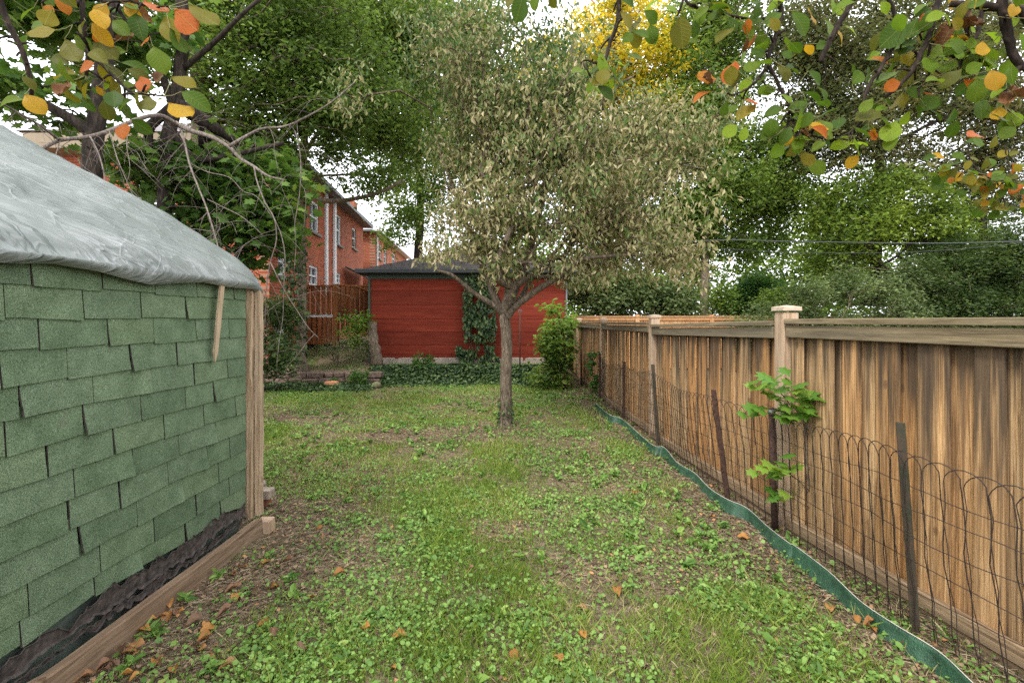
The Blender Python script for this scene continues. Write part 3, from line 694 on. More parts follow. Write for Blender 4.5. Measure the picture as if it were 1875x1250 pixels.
for i, y in enumerate(yy):
    hz = float(np.interp(y, hem_y, hem_z))
    for s_ in range(rows):
        if s_ < NS:
            x_, z_ = pX[s_], pZ[s_]; u = ss[s_] / cum[-1]
            wr = .016 * (vnoise(y * 1.0 + x_ * 1.6, x_ * .5, 9, 91) - .5) + .010 * (vnoise(y + x_ * .6, x_ * .3, 24, 92) - .5) + .03 * (vnoise(y, x_, 1.7, 93) - .5)
            z_ += float(wr) * (1 if u < .97 else .5)
        else:
            t = (s_ - NS + 1) / 8; x_ = .09 - .012 * t + .010 * math.sin(t * 3) + .018 * (float(vnoise(y, 2, 7, 95)) - .3) * t - .02 * t * t; z_ = 1.815 * (1 - t) + hz * t
        ye = y
        if i > NU - 6:     # folds down over the end
            q_ = (i - (NU - 6)) / 5; z_ -= .05 * q_ ** 2; 
        V.append((wall_x(y) + x_ - po.x, ye - po.y, z_ - po.z))
idx = np.arange(NU * rows).reshape(NU, rows); q = np.stack([idx[:-1, :-1], idx[1:, :-1], idx[1:, 1:], idx[:-1, 1:]], -1).reshape(-1, 4)
mesh_np('sheet', np.array(V), q, M['plastic'], pl, smooth=True)
# roof deck of the shed
bm = bmesh.new(); dp = [(-4.3, 1.99), (-2.2, 3.09), (.03, 1.84), (.03, 1.80), (-2.2, 3.04), (-4.3, 1.95)]
ra = [bm.verts.new((wall_x(YA) + x - so.x, YA - so.y, z)) for x, z in dp]; rb = [bm.verts.new((wall_x(YB + .04) + x - so.x, YB + .04 - so.y, z)) for x, z in dp]
for i in range(6): bm.faces.new((ra[i], ra[(i + 1) % 6], rb[(i + 1) % 6], rb[i]))
bm.faces.new(ra[::-1]); bm.faces.new(rb); bm_obj('roof', bm, M['roof_green'], shed)
# lath hanging from the hem
a = P(401, 514, 2.86); b = P(383, 662, 2.80); a.x = wall_x(2.86) + .06; b.x = wall_x(2.80) + .055
a = Vector((a.x, 2.90, 1.80)); b = Vector((b.x, 2.835, 1.29))
bm = bmesh.new(); d = (b - a)
pts = [(0, .020), (.25, .019), (.5, .021), (.75, .017), (.88, .018), (1, .003)]; prev = None
for t, wv in pts:
    c_ = a + d * t; r_ = [bm.verts.new(c_ + Vector((dx, dy, 0)) - a) for dx, dy in ((-.006, -wv), (.006, -wv), (.006, wv), (-.006, wv))]
    if prev: 
        for i in range(4): bm.faces.new((prev[i], prev[(i + 1) % 4], r_[(i + 1) % 4], r_[i]))
    else: bm.faces.new(r_)
    prev = r_
bm.faces.new(prev[::-1])
o = bm_obj('wooden_lath', bm, M['lath']); o.location = a; tag(o, 'splintered pale wooden lath hanging from the plastic hem against the green shingles', 'wood strip')
# bricks by the corner
for (px, py, Y, sz, mt, nm, lb, rz) in ((483, 899, 3.75, (.20, .12, .075), 'block', 'paving_block', 'weathered beige paving block lying on top of the red brick behind the shed corner', .1),
                                   (478, 926, 3.78, (.19, .10, .065), 'redbrick', 'brick', 'old red brick under the beige paving block behind the shed corner', -.05),
                                   (475, 880, 4.1, (.16, .10, .06), 'block', 'stone', 'small pale stone behind the paving block at the shed corner', .5)):
    c = P(px, py, Y); o = boxobj(nm, (c.x - .03, Y, c.z if nm != 'stone' else .05), sz, M[mt], rot=rotz(rz), bev=.008, jit=.005); tag(o, lb, 'brick' if nm == 'brick' else nm.split('_')[-1])
for o_, zz in ((bpy.data.objects['brick'], .045), (bpy.data.objects['paving_block'], .12)): o_.location.z = zz

# ------------------------------------------------------------------ cedar fence
fence = thing('wooden_fence', 'weathered brown cedar privacy fence with capped posts along the right of the lawn', 'fence', FP[2])
fo = Vector(fence.location); fo.z = 0
board_meshes = []
for i in range(4):
    bm = bmesh.new(); add_box(bm, (0, 0, 0), (.14, .018, 1.38), bev=.005)
    me = bpy.data.meshes.new('board'); bm.normal_update(); bm.to_mesh(me); bm.free(); me.materials.append(M['fence']); board_meshes.append(me)
tops = [1.575, 1.566, 1.556, 1.515, 1.50, 1.50, 1.50]
for si in range(len(FP) - 1):
    p0, p1 = FP[si], FP[si + 1]; d = (p1 - p0); L = d.length; d.normalize(); nrm = Vector((-d.y, d.x, 0))   # towards the lawn (-x)
    if nrm.x > 0: nrm = -nrm
    az = math.atan2(d.y, d.x); t0 = tops[si if si else 0]; t1 = tops[si + 1] if si != 2 else 1.49
    za, zb_ = (tops[si] if si != 2 else 1.545), (tops[si + 1] if si != 2 else 1.487)
    s_ = .075; par = 0
    while s_ < L - .075:
        wv = min(random.choice([.14, .14, .135, .10, .12]), L - .07 - s_)
        if wv < .03: break
        c = p0 + d * (s_ + wv / 2) + nrm * ((.017 if par % 2 else -.016) + random.uniform(-.003, .003))
        o = bpy.data.objects.new('board', random.choice(board_meshes)); link(o, fence); top = za + (zb_ - za) * s_ / L
        o.location = (c.x - fo.x, c.y - fo.y, .08 + (top - .06 - .08) / 2); o.rotation_euler = (random.uniform(-.004, .004), random.uniform(-.004, .004), az)
        o.scale = ((wv + .020) / .14, 1, (top - .06 - .06) / 1.38)
        s_ += wv * .93; par += 1
    mid = (p0 + p1) / 2; slope = math.atan2(zb_ - za, L); rt = rotz(az) @ Matrix.Rotation(-slope, 4, 'Y'); zt = (za + zb_) / 2
    def trim(name, off, z_, sy, sz, key='fence_trim', ln=None):
        c = mid + nrm * off; boxobj(name, (c.x - fo.x, c.y - fo.y, z_), (ln or L - .13, sy, sz), M[key], fence, rot=rt, bev=.004)
    trim('top_cap', .012, zt - .02, .14, .038); trim('top_rail', .046, zt - .092, .036, .088)
    trim('bottom_rail', .048, .075, .038, .085, 'fence_low'); trim('kick_board', .034, -.005, .03, .15, 'fence_low'); trim('rear_rail', -.05, zt - .11, .036, .09)
posts_z = [1.70, 1.68, 1.668, 1.63, 1.60, 1.60, 1.60]
for p, z_ in zip(FP, posts_z):
    o = boxobj('post', (p.x - fo.x - .0, p.y - fo.y, (z_ - .05) / 2 - .03), (.115, .115, z_ - .02), M['fence_post'], fence, rot=rotz(R(3)), bev=.006)
    bm = bmesh.new(); hw = .071; lo = [bm.verts.new((sx * hw, sy * hw, zc)) for zc in (0,) for sx, sy in ((-1, -1), (1, -1), (1, 1), (-1, 1))]
    hi = [bm.verts.new((sx * hw, sy * hw, .028)) for sx, sy in ((-1, -1), (1, -1), (1, 1), (-1, 1))]; ap = bm.verts.new((0, 0, .042))
    bm.faces.new(lo[::-1])
    for i in range(4): bm.faces.new((lo[i], lo[(i + 1) % 4], hi[(i + 1) % 4], hi[i])); bm.faces.new((hi[i], hi[(i + 1) % 4], ap))
    o = bm_obj('post_cap', bm, M['cap'], fence); o.location = (p.x - fo.x, p.y - fo.y, z_ - .052); o.rotation_euler = (0, 0, R(3))
# neighbour's fence behind
nf = thing('neighbour_fence', 'orange cedar fence running crosswise behind the weathered privacy fence', 'fence', (5, 14.0, 0))
for i in range(78):
    x_ = 1.9 + i * .13
    if x_ > 12: break
    o = bpy.data.objects.new('board', board_meshes[0]); link(o, nf); o.location = (x_ - 5, random.uniform(-.004, .004), .80); o.scale = (.9, 1, 1.08)
    if i == 0:
        me2 = board_meshes[0].copy(); me2.materials.clear(); me2.materials.append(M['fence_far'])
    o.data = me2
boxobj('top_cap', (2.0, -.02, 1.645), (10.2, .12, .035), M['fence_far'], nf); boxobj('top_rail', (2.0, -.035, 1.58), (10.2, .035, .09), M['fence_far'], nf)
for x_ in (1.85, 3.85, 6.13, 8.4, 10.7): boxobj('post', (x_ - 5, 0, .83), (.12, .12, 1.74), M['fence_far'], nf, bev=.005)

# ------------------------------------------------------------------ wire garden fence
wf = thing('wire_fence', 'rusty scalloped wire garden fence on metal stakes in front of the cedar fence', 'fence', (1.93, 3.34, 0))
wo = Vector(wf.location)
STK = [  # base x,y ; top x,y,z
    (2.42, .75, 2.38, .75, 1.0), (2.0, 2.25, 1.92, 2.25, 1.04), (1.93, 3.34, 1.905, 3.34, .90), (1.865, 3.92, 1.735, 3.92, .945),
    (1.80, 5.59, 1.73, 5.59, 1.00), (1.735, 7.05, 1.735, 7.05, .90), (1.69, 8.75, 1.69, 8.75, .90), (1.66, 10.9, 1.66, 10.9, .85)]
for i, (bx_, by, tx, ty, tz) in enumerate(STK):
    b0 = Vector((bx_, by, -.05)) - wo; t0 = Vector((tx, ty, tz)) - wo
    if i == 2:
        t = Tubes(10); t.add([b0, t0], [.021, .021]); o = t.build('stake', M['steel'], wf); o['label'] = 'round rusty pipe post'
        t = Tubes(10); t.add([t0 + Vector((0, 0, -.045)), t0 + Vector((0, 0, -.01))], [.026, .026]); t.build('clamp', M['clamp'], o)
    else:
        bm = bmesh.new(); d = t0 - b0; prf = [(-.022, -.003), (.022, -.003), (.022, .003), (.004, .003), (.004, .022), (-.004, .022), (-.004, .003), (-.022, .003)]
        lo = [bm.verts.new(b0 + Vector((x_, y_, 0))) for x_, y_ in prf]; hi = [bm.verts.new(t0 + Vector((x_, y_, 0))) for x_, y_ in prf]
        for k in range(8): bm.faces.new((lo[k], lo[(k + 1) % 8], hi[(k + 1) % 8], hi[k]))
        bm.faces.new(hi); bm.faces.new(lo[::-1]); bm_obj('stake', bm, M['greenpost'] if i in (1, 4) else M['steel'], wf)
sy_ = [s[1] for s in STK]
def wb(y, t):   # point on the wire screen at height share t, leaning with the stakes
    bx_ = np.interp(y, sy_, [s[0] for s in STK]) - .012; tx = np.interp(y, sy_, [s[2] for s in STK]) - .012
    bow = .03 * math.sin(y * 2.3) + .02 * math.sin(y * 5.1 + 1)
    return Vector((bx_ + (tx - bx_) * t / .95 + bow * (1 - abs(2 * t - 1) * .4), y, t))
def top_h(y): return float(np.interp(y, [.7, 1.5, 1.85, 2.25, 2.7, 3.3, 3.92, 4.6, 5.6, 6.3, 7, 8, 8.8, 10.9], [.80, .85, .87, .90, .87, .83, .86, .82, .90, .79, .84, .74, .80, .75]))
for hgt in (.10, .24, .38, .52, .65, .76):
    pts = []
    for y in np.arange(.7, 10.95, .07):
        th = top_h(y); pts.append(wb(y, hgt / .85 * (th - .06) + .01 * math.sin(y * 7 + hgt * 30)) + Vector((random.uniform(-.002, .002), 0, random.uniform(-.003, .003))) - wo)
    t = Tubes(4); t.add(pts, .0021, 4); t.build('line_wire', M['wire'], wf)
y = .72; k = 0
while y < 10.85:
    th = top_h(y); wl_ = .15; pts = []      # each hoop spans two spaces, so neighbours interlace
    y1 = y + wl_ ; ln = .05 * math.sin(y * 3)
    for j in range(9): pts.append(wb(y + ln * (1 - j / 8) * .3 + .006 * math.sin(j * 1.9 + y * 9), .03 + (th - .08) * j / 8))
    for j in range(1, 8):
        a_ = math.pi * j / 8; yy_ = y + wl_ / 2 - wl_ / 2 * math.cos(a_); pts.append(wb(yy_, th - .055 + .075 * math.sin(a_)))
    for j in range(9): pts.append(wb(y1 + ln * (j / 8) * .3 + .006 * math.sin(j * 2.3 + y * 5), .03 + (th - .08) * (1 - j / 8)))
    t = Tubes(4); t.add([p_ - wo for p_ in pts], .0023 if y < 5 else .0021, 4, cap=False); t.build('hoop_wire', M['wire'], wf)
    y += .078 + random.uniform(-.006, .006)

# green lawn edging
ed = thing('lawn_edging', 'green plastic lawn edging strip with a pale cord along its top, beside the wire fence', 'lawn edging', (edge_pts[10].x, edge_pts[10].y, 0))
eo = Vector(ed.location); sp_ = smooth_poly(edge_pts, 8); V = []; n_ = len(sp_)
for i, p in enumerate(sp_):
    wv = .006 * math.sin(i * .35) + .004 * math.sin(i * .9)
    for j in range(6):
        t = j / 5; z_ = -.015 + (p.z + .003 + .015 + .006 * math.sin(i * .21)) * t; x_ = p.x - .035 * (1 - t) + wv * (1 - t) + .008 * math.sin(t * 3.1) ; V.append((x_ - eo.x, p.y - .02 * (1 - t) - eo.y, z_))
idx = np.arange(n_ * 6).reshape(n_, 6); q = np.stack([idx[:-1, :-1], idx[1:, :-1], idx[1:, 1:], idx[:-1, 1:]], -1).reshape(-1, 4)
o = mesh_np('strip', np.array(V), q, M['edging'], ed, smooth=True); m_ = o.modifiers.new('t', 'SOLIDIFY'); m_.thickness = .0025
t = Tubes(5); t.add([p + Vector((0, 0, .006 + .006 * math.sin(i * .21))) - eo for i, p in enumerate(sp_)], .0022, 5); t.build('cord', M['cord'], ed)

# ------------------------------------------------------------------ red garage
gy0, gx0, gx1 = 12.5, -3.87, 1.46
gr = thing('red_garage', 'red painted garage with charcoal hip roof at the end of the lawn', 'garage', ((gx0 + gx1) / 2, gy0, .34))
go = Vector(gr.location)
boxobj('wall', (0, 2.6, 1.25), (gx1 - gx0 - .06, 5.0, 2.5), M['red'], gr)
rowz = [(649, 631), (631, 607), (607, 584.7), (584.7, 557.6), (557.6, 532), (532, 511)]
zrow = [.50, .60, .86, 1.21, 1.555, 1.96, 2.345, 2.66]
for r_ in range(1, len(zrow)):
    z0, z1 = zrow[r_ - 1], zrow[r_]; x_ = gx0
    while x_ < gx1 - .01:
        wv = random.uniform(1.7, 3.4); x2 = min(gx1, x_ + wv)
        if gx1 - x2 < .4: x2 = gx1
        boxobj('panel', ((x_ + x2) / 2 - go.x, -.012 + random.uniform(-.004, .004), (z0 + z1) / 2 - go.z), (x2 - x_ - .004, .05, z1 - z0 - .006), M['red'], gr, bev=.004)
        x_ = x2
boxobj('foundation', (0, -.01, .06), (gx1 - gx0, .10, .22), M['concrete'], gr, bev=.01)
# chipped bottom: remains of red paint over the concrete
for (xa, xb, za) in ((-3.2, -3.0, .46), (-2.3, -2.1, .44), (-1.2, -.3, .47), (.3, .42, .46)): boxobj('paint_remnant', ((xa + xb) / 2 - go.x, -.045, (za + .50) / 2 - go.z), (xb - xa, .03, .50 - za + .06), M['red'], gr, jit=.012)
boxobj('frieze', (0, -.03, 2.735 - go.z), (gx1 - gx0 + .02, .09, .15), M['frieze'], gr)
boxobj('corner_trim', (gx0 - go.x - .03, -.02, 1.2), (.06, .10, 2.5), M['frieze'], gr); boxobj('corner_trim', (gx1 - go.x + .03, -.02, 1.2), (.045, .10, 2.5), M['metal_g'], gr)
ov = .32; ex0, ex1, ey0, ey1 = gx0 - ov, gx1 + ov * .9, gy0 - ov, gy0 + 5.4; ez = 2.86; rz_ = 3.84; rx0, rx1 = -1.95, -.60; ry_ = 15.2
boxobj('soffit', ((ex0 + ex1) / 2 - go.x, (ey0 + ey1) / 2 - go.y + .05, 2.80 - go.z), (ex1 - ex0 - .06, ey1 - ey0 - .12, .03), M['fascia'], gr)
boxobj('gutter', ((ex0 + ex1) / 2 - go.x, ey0 - go.y - .03, 2.845 - go.z), (ex1 - ex0, .10, .13), M['fascia'], gr, bev=.02)
bm = bmesh.new(); c4 = [bm.verts.new(Vector(v) - go) for v in ((ex0, ey0, ez), (ex1, ey0, ez), (ex1, ey1, ez), (ex0, ey1, ez))]; r2 = [bm.verts.new(Vector(v) - go) for v in ((rx0, ry_, rz_), (rx1, ry_, rz_))]
for f in ((c4[0], c4[1], r2[1], r2[0]), (c4[1], c4[2], r2[1]), (c4[2], c4[3], r2[0], r2[1]), (c4[3], c4[0], r2[0])): bm.faces.new(f)
bm_obj('roof', bm, M['roofg'], gr)
V = []; Q = []; rows = 19
for r_ in range(rows):       # shingle tabs of the front slope
    t0, t1 = r_ / rows, (r_ + 1.25) / rows; t1 = min(t1, 1)
    def line(t): return ex0 + (rx0 - ex0) * t, ex1 + (rx1 - ex1) * t, ey0 + (ry_ - ey0) * t, ez + (rz_ - ez) * t
    xa, xb, ya, za = line(t0); xc, xd, yc, zc = line(t1); x_ = xa - (r_ % 2) * .15
    while x_ < xb:
        l_, r__ = max(x_ + .004, xa), min(x_ + .296, xb)
        if r__ > l_ + .01:
            cl = lambda v, a_, b_: max(a_, min(b_, v)); lift = .012 + random.uniform(0, .008); i0 = len(V)
            pts = [(l_, ya, za + lift), (r__, ya, za + lift), (cl(r__, xc, xd), yc, zc + .004), (cl(l_, xc, xd), yc, zc + .004), (l_, ya, za - .002), (r__, ya, za - .002)]
            V += [Vector(p_) - go for p_ in pts]; Q += [(i0, i0 + 1, i0 + 2, i0 + 3), (i0 + 4, i0 + 5, i0 + 1, i0)]
        x_ += .30
o = mesh_np('shingles', np.array(V), np.array(Q), M['roofg'], gr); o['kind'] = 'stuff'

# ------------------------------------------------------------------ brick houses
def facade(name, root, p0, p1, z0, z1, openings, mat, thick=.25):
    """wall from p0 to p1 with real openings; local x along the wall, outward = local -y"""
    ro = Vector(root.location); p0 = Vector(p0); p1 = Vector(p1); d = (p1 - p0); L = d.length; az = math.atan2(d.y, d.x)
    xc = sorted({0, L} | {o[0] for o in openings} | {o[1] for o in openings}); zc = sorted({z0, z1} | {o[2] for o in openings} | {o[3] for o in openings})
    bm = bmesh.new()
    for i in range(len(xc) - 1):
        for j in range(len(zc) - 1):
            mx_, mz = (xc[i] + xc[i + 1]) / 2, (zc[j] + zc[j + 1]) / 2
            if any(o[0] < mx_ < o[1] and o[2] < mz < o[3] for o in openings): continue
            add_box(bm, (mx_, thick / 2, mz), (xc[i + 1] - xc[i], thick, zc[j + 1] - zc[j]))
    o = bm_obj(name, bm, mat, root); o.location = (p0.x - ro.x, p0.y - ro.y, -ro.z); o.rotation_euler = (0, 0, az)
    for (a, b, c, d_, *k) in openings:
        kind = k[0] if k else 'sash'
        Mx = Matrix.Translation(o.location) @ rotz(az)
        def part(nm, boxes, mt, par):
            bm = bmesh.new()
            for cc, s in boxes: add_box(bm, cc, s)
            q = bm_obj(nm, bm, M[mt] if isinstance(mt, str) else mt, par)
            if par is root: q.matrix_local = Mx
            return q
        w_, h_ = b - a, d_ - c; fw = .07
        fr = [((a + fw / 2, .08, (c + d_) / 2), (fw, .08, h_)), ((b - fw / 2, .08, (c + d_) / 2), (fw, .08, h_)), (((a + b) / 2, .08, c + fw / 2), (w_ - 2 * fw, .08, fw)), (((a + b) / 2, .08, d_ - fw / 2), (w_ - 2 * fw, .08, fw)), (((a + b) / 2, .085, (c + d_) / 2), (w_ - 2 * fw, .06, .05))]
        if w_ > .7: fr.append((((a + b) / 2, .09, (c + d_) / 2), (.04, .04, h_ - 2 * fw)))
        win = part('window', fr, 'white', root)
        part('pane', [(((a + b) / 2, .115, (c + d_) / 2), (w_ - .05, .01, h_ - .05))], 'glass', win)
        part('sill', [(((a + b) / 2, -.02, c - .05), (w_ + .16, .14, .08))], 'stone', win)
        if kind == 'arch':
            seg = 9; bm = bmesh.new()
            for i in range(seg):
                t = (i + .5) / seg * 2 - 1; add_box(bm, ((a + b) / 2 + t * (w_ / 2 + .06), -.008, d_ + .10 + .16 * (1 - t * t)), (w_ / seg * 1.0, .03, .22), rot=Matrix.Rotation(t * .35, 4, 'Y'))
            part('arch', [], 'brick2', win).data = bm_obj_data(bm, M['brick2'])
    return o
def bm_obj_data(bm, mat):
    me = bpy.data.meshes.new('arch'); bm.normal_update(); bm.to_mesh(me); bm.free(); me.materials.append(mat); return me
ha = thing('brick_house', 'orange-red brick house with white sash windows and downspouts, nearest on the left', 'house', (-6.13, 11.5, 0))
p0, p1 = Vector((-6.13, 11.5, 0)), Vector((-7.13, 21.8, 0)); Ld = (p1 - p0).length
def s_of(x): # distance along the receding wall for an image column
    u = (x - 937.5) / F; k = (p1.x - p0.x) / (p1.y - p0.y); Y = (p0.x - k * p0.y) / (u - k); return (Y - p0.y) * math.hypot(1, k), Y
def op(x0, x1, ya, yb, kind='sash'):
    s0, Y0 = s_of(x0); s1, Y1 = s_of(x1); Y = (Y0 + Y1) / 2; return (s0, s1, EYE - (yb - 585) / F * Y, EYE - (ya - 585) / F * Y, kind)
ops = [op(567, 584, 369, 425), op(611, 625, 392, 447), op(645, 652, 418, 455), op(566, 583, 487, 523), op(509, 523, 452, 505), op(612, 624, 499, 520), op(498, 524, 588, 625)]
ops = [(a, b, max(c, .5), d, k) for a, b, c, d, k in ops]
facade('wall', ha, p0, p1, -.1, 6.0, ops, M['brick'])
facade('wall', ha, (-11.6, 11.5, 0), (-6.13 - .02, 11.5, 0), -.1, 5.9, [(2.1, 3.1, 3.8, 5.2, 'sash'), (3.2, 4.1, 1.4, 2.8, 'sash')], M['brick'])
boxobj('rear_body', (-3.2, 5.3, 2.9), (4.6, 9.6, 5.9), M['brick2'], ha).rotation_euler = (0, 0, R(5.5))
az = math.atan2(10.3, -1.0)
ev = boxobj('eaves', ((p0.x + p1.x) / 2 - p0.x + .18, 5.15, 6.02), (Ld + .5, .5, .12), M['metal_g'], ha, rot=rotz(az))
boxobj('eaves', (-2.7, -.25, 5.88), (6.0, .5, .36), M['beige'], ha)
bm = bmesh.new(); vv = [bm.verts.new(v) for v in ((.4, -.5, 6.08), (-.55, 10.5, 6.08), (-5.9, -.5, 6.12), (-6.2, 10.5, 6.12), (-3, 4.2, 8.4), (-3.4, 7, 8.4))]
for f in ((0, 1, 5, 4), (2, 0, 4), (3, 2, 4, 5), (1, 3, 5)): bm.faces.new([vv[i] for i in f])
bm_obj('roof', bm, M['roofA'], ha)
for px in (594.5, 610):
    s_, Y = s_of(px); q = Vector((p0.x + (p1.x - p0.x) * s_ / Ld, p0.y + (p1.y - p0.y) * s_ / Ld, 0)); boxobj('downspout', (q.x - p0.x + .06, q.y - p0.y, 4.2), (.09, .16, 3.6), M['white'], ha, bev=.01)
t = Tubes(6); t.add([P(420, 437, 11.4) - p0, P(500, 437, 11.4) - p0], .02); t.build('conduit', M['white'], ha)
s_, Y = s_of(655); q = p0 + (p1 - p0) * s_ / Ld
bm = bmesh.new(); a0 = P(632, 487, 18.2) - p0; a1 = P(668, 500, 21.4) - p0; dn = Vector((.9, 0, -.45))
v4 = [bm.verts.new(a0), bm.verts.new(a1), bm.verts.new(a1 + dn), bm.verts.new(a0 + dn)]; bm.faces.new(v4); v5 = [bm.verts.new(v.co + Vector((0, 0, -.06))) for v in v4]; bm.faces.new(v5[::-1])
for i in range(4): bm.faces.new((v4[i], v5[i], v5[(i + 1) % 4], v4[(i + 1) % 4]))
bm_obj('awning', bm, M['awning'], ha)
boxobj('chimney', (P(668, 410, 22).x - p0.x - .3, 9.6, 6.6), (.35, .4, .8), M['brick2'], ha)
hb = thing('brick_house', 'farther pale red brick house with narrow arched windows, just above the garage roof', 'house', (-7.0, 23.2, 0))
q0, q1 = Vector((-7.0, 23.2, 0)), Vector((-7.75, 33.5, 0)); Lq = (q1 - q0).length
def s_b(x):
    u = (x - 937.5) / F; k = (q1.x - q0.x) / (q1.y - q0.y); Y = (q0.x - k * q0.y) / (u - k); return (Y - q0.y) * math.hypot(1, k), Y
ob = []
for x0, x1, ya, yb in ((693, 698, 447, 474), (703, 708, 456, 484), (718, 724, 464, 484)):
    s0, Y0 = s_b(x0); s1, Y1 = s_b(x1); Y = (Y0 + Y1) / 2; ob.append((s0, s1, EYE - (yb - 585) / F * Y, EYE - (ya - 585) / F * Y, 'arch'))
facade('wall', hb, q0, q1, 0, 6.05, ob, M['brick2'])
facade('wall', hb, (-14, 23.2, 0), (-7.02, 23.2, 0), 0, 6.05, [], M['brick2'])
bm = bmesh.new(); vv = [bm.verts.new(v) for v in ((.35, -.35, 6.1), (-.45, 10.4, 6.1), (-7.2, -.35, 6.1), (-7.2, 10.4, 6.1), (-3.5, 4, 6.9), (-3.7, 7, 6.9))]
for f in ((0, 1, 5, 4), (2, 0, 4), (3, 2, 4, 5), (1, 3, 5)): bm.faces.new([vv[i] for i in f])
bm_obj('roof', bm, M['roofA'], hb)
boxobj('eaves', (-.2, 5, 6.05), (Lq + .4, .4, .11), M['white'], hb, rot=rotz(math.atan2(10.3, -.75))); boxobj('eaves', (-3.5, -.15, 6.05), (7.3, .4, .11), M['metal_g'], hb)
boxobj('downspout', (.03, .3, 4.4), (.09, .12, 3.2), M['white'], hb)

# deck beside the brick house
dk = thing('wooden_deck', 'reddish brown wooden deck with picket railing and stair beside the brick house', 'deck', (P(617, 600, 13.5).x, 13.5, .5))
do = Vector(dk.location)
xl, xr = P(540, 0, 13.5).x, P(617, 0, 13.5).x; zt_, zr_, zb2 = P(0, 573, 13.5).z, P(0, 524, 13.5).z, P(0, 628, 13.5).z
boxobj('platform', ((xl + xr) / 2 - do.x, 1.6, zt_ - .06 - do.z), (xr - xl, 3.2, .12), M['white'], dk)
dmesh = {}
def picket(x_, y_, z0, z1, wv=.11, dpt=.03, az_=0, key='deck', nm='picket'):
    return boxobj(nm, (x_ - do.x, y_ - do.y, (z0 + z1) / 2 - do.z), (wv, dpt, z1 - z0), M[key], dk, rot=rotz(az_), jit=.003)
nP = 8
for i in range(nP):
    x_ = xl + (xr - xl) * (i + .5) / nP; picket(x_, 13.47, zt_ - .05, zr_ - .03); picket(x_ + .05, 13.46, zb2, zt_ - .12)
picket(xr, 13.44, zb2 - .1, zr_ + .06, .14, .14, nm='post')
boxobj('rail', ((xl + xr) / 2 - do.x, -.02, zr_ - do.z), (xr - xl, .12, .05), M['deck'], dk); boxobj('skirt_board', ((xl + xr) / 2 - do.x, -.02, zb2 - do.z + .02), (xr - xl, .04, .10), M['deck'], dk)
for i in range(13):    # side receding towards the stair
    t = (i + .5) / 13; X_ = xr + .10 + t * 1.3; Y_ = 13.5 + t * 1.6; zt2 = zr_ - max(0, t - .25) * .75 ; picket(X_, Y_, zb2 + (0.35 if t < .5 else 0), zt2, .11, .03, math.atan2(1.6, 1.3))
for i in range(14): picket(xl + .5 + i * .16, 15.6, zt_, zr_ + .15, .14)
boxobj('rail', (-.1, 2.1, zr_ + .17 - do.z), (2.6, .1, .05), M['deck'], dk)
t = Tubes(6); t.add([Vector((.05, 0, zr_ - do.z + .02)), Vector((.45, .4, zr_ - do.z + .02)), Vector((1.45, 1.6, zr_ - .55 - do.z))], .03); t.build('handrail', M['deck'], dk)

# retaining edge of stones
rw = thing('stone_edging', 'low edge of reddish brown stones below the slim ivy-clad tree', 'retaining wall', (P(580, 690, 10.8).x, 10.8, 0))
ro = Vector(rw.location)
for r_ in range(2):
    x_ = P(470, 0, 10.9).x
    while x_ < P(690, 0, 10.9).x:
        wv = random.uniform(.22, .42); o = boxobj('stone', (x_ + wv / 2 - ro.x, .02 + r_ * .06 + random.uniform(-.02, .02), .09 + r_ * .14), (wv - .015, .18, .125), M['rock'], rw, rot=rotz(random.uniform(-.06, .06)), bev=.02, jit=.018); x_ += wv
c = P(608, 703, 10.4); o = boxobj('stone', (c.x, 10.4, .06), (.30, .16, .16), M['terracotta'], rot=rotz(.3), bev=.03, jit=.02); tag(o, 'terracotta coloured angular stone in front of the stone edging', 'stone')
c = P(690, 710, 10.3); bm = bmesh.new(); bmesh.ops.create_icosphere(bm, subdivisions=3, radius=.11)
for v in bm.verts: v.co.z *= .8; v.co *= 1 + .12 * random.uniform(-1, 1) * .5
o = bm_obj('stone', bm, plain('mossy_stone', (.16, .15, .07), .95, .4, 20, .01), smooth=True); o.location = (c.x, 10.3, .06); tag(o, 'small rounded mossy stone at the left end of the ivy bed', 'stone')
# log leaning on the garage corner
t = Tubes(10); lp = [P(690, 668, 12.0), P(688, 645, 12.0), P(683, 620, 12.05), P(681, 590, 12.1)]; lo_ = lp[0].copy(); t.add([p - lo_ for p in smooth_poly(lp, 5)], [.16, .14, .13, .11], 10, knob=.18)
o = t.build('old_stump', M['bark3'], None); o.location = lo_; tag(o, 'tall weathered grey stump beside the left corner of the red garage', 'stump')
# garden rod
gd = thing('garden_rod', 'slim rusty metal rod with a curled top standing before the red garage wall', 'garden stake', (P(952, 0, 11.4).x, 11.4, .3))
t = Tubes(6); t.add([Vector((0, 0, -.05)), Vector((0, 0, P(0, 566, 11.4).z - .3))], .018); t.build('rod', M['steel'], gd)
t = Tubes(5); zz = P(0, 570, 11.4).z - .3
t.add([Vector((.05 * math.cos(a_) * (1 - a_ / 12), 0, zz + .05 * math.sin(a_) * (1 - a_ / 12))) for a_ in np.linspace(0, 9, 30)], .006); t.build('scroll', M['clamp'], gd)

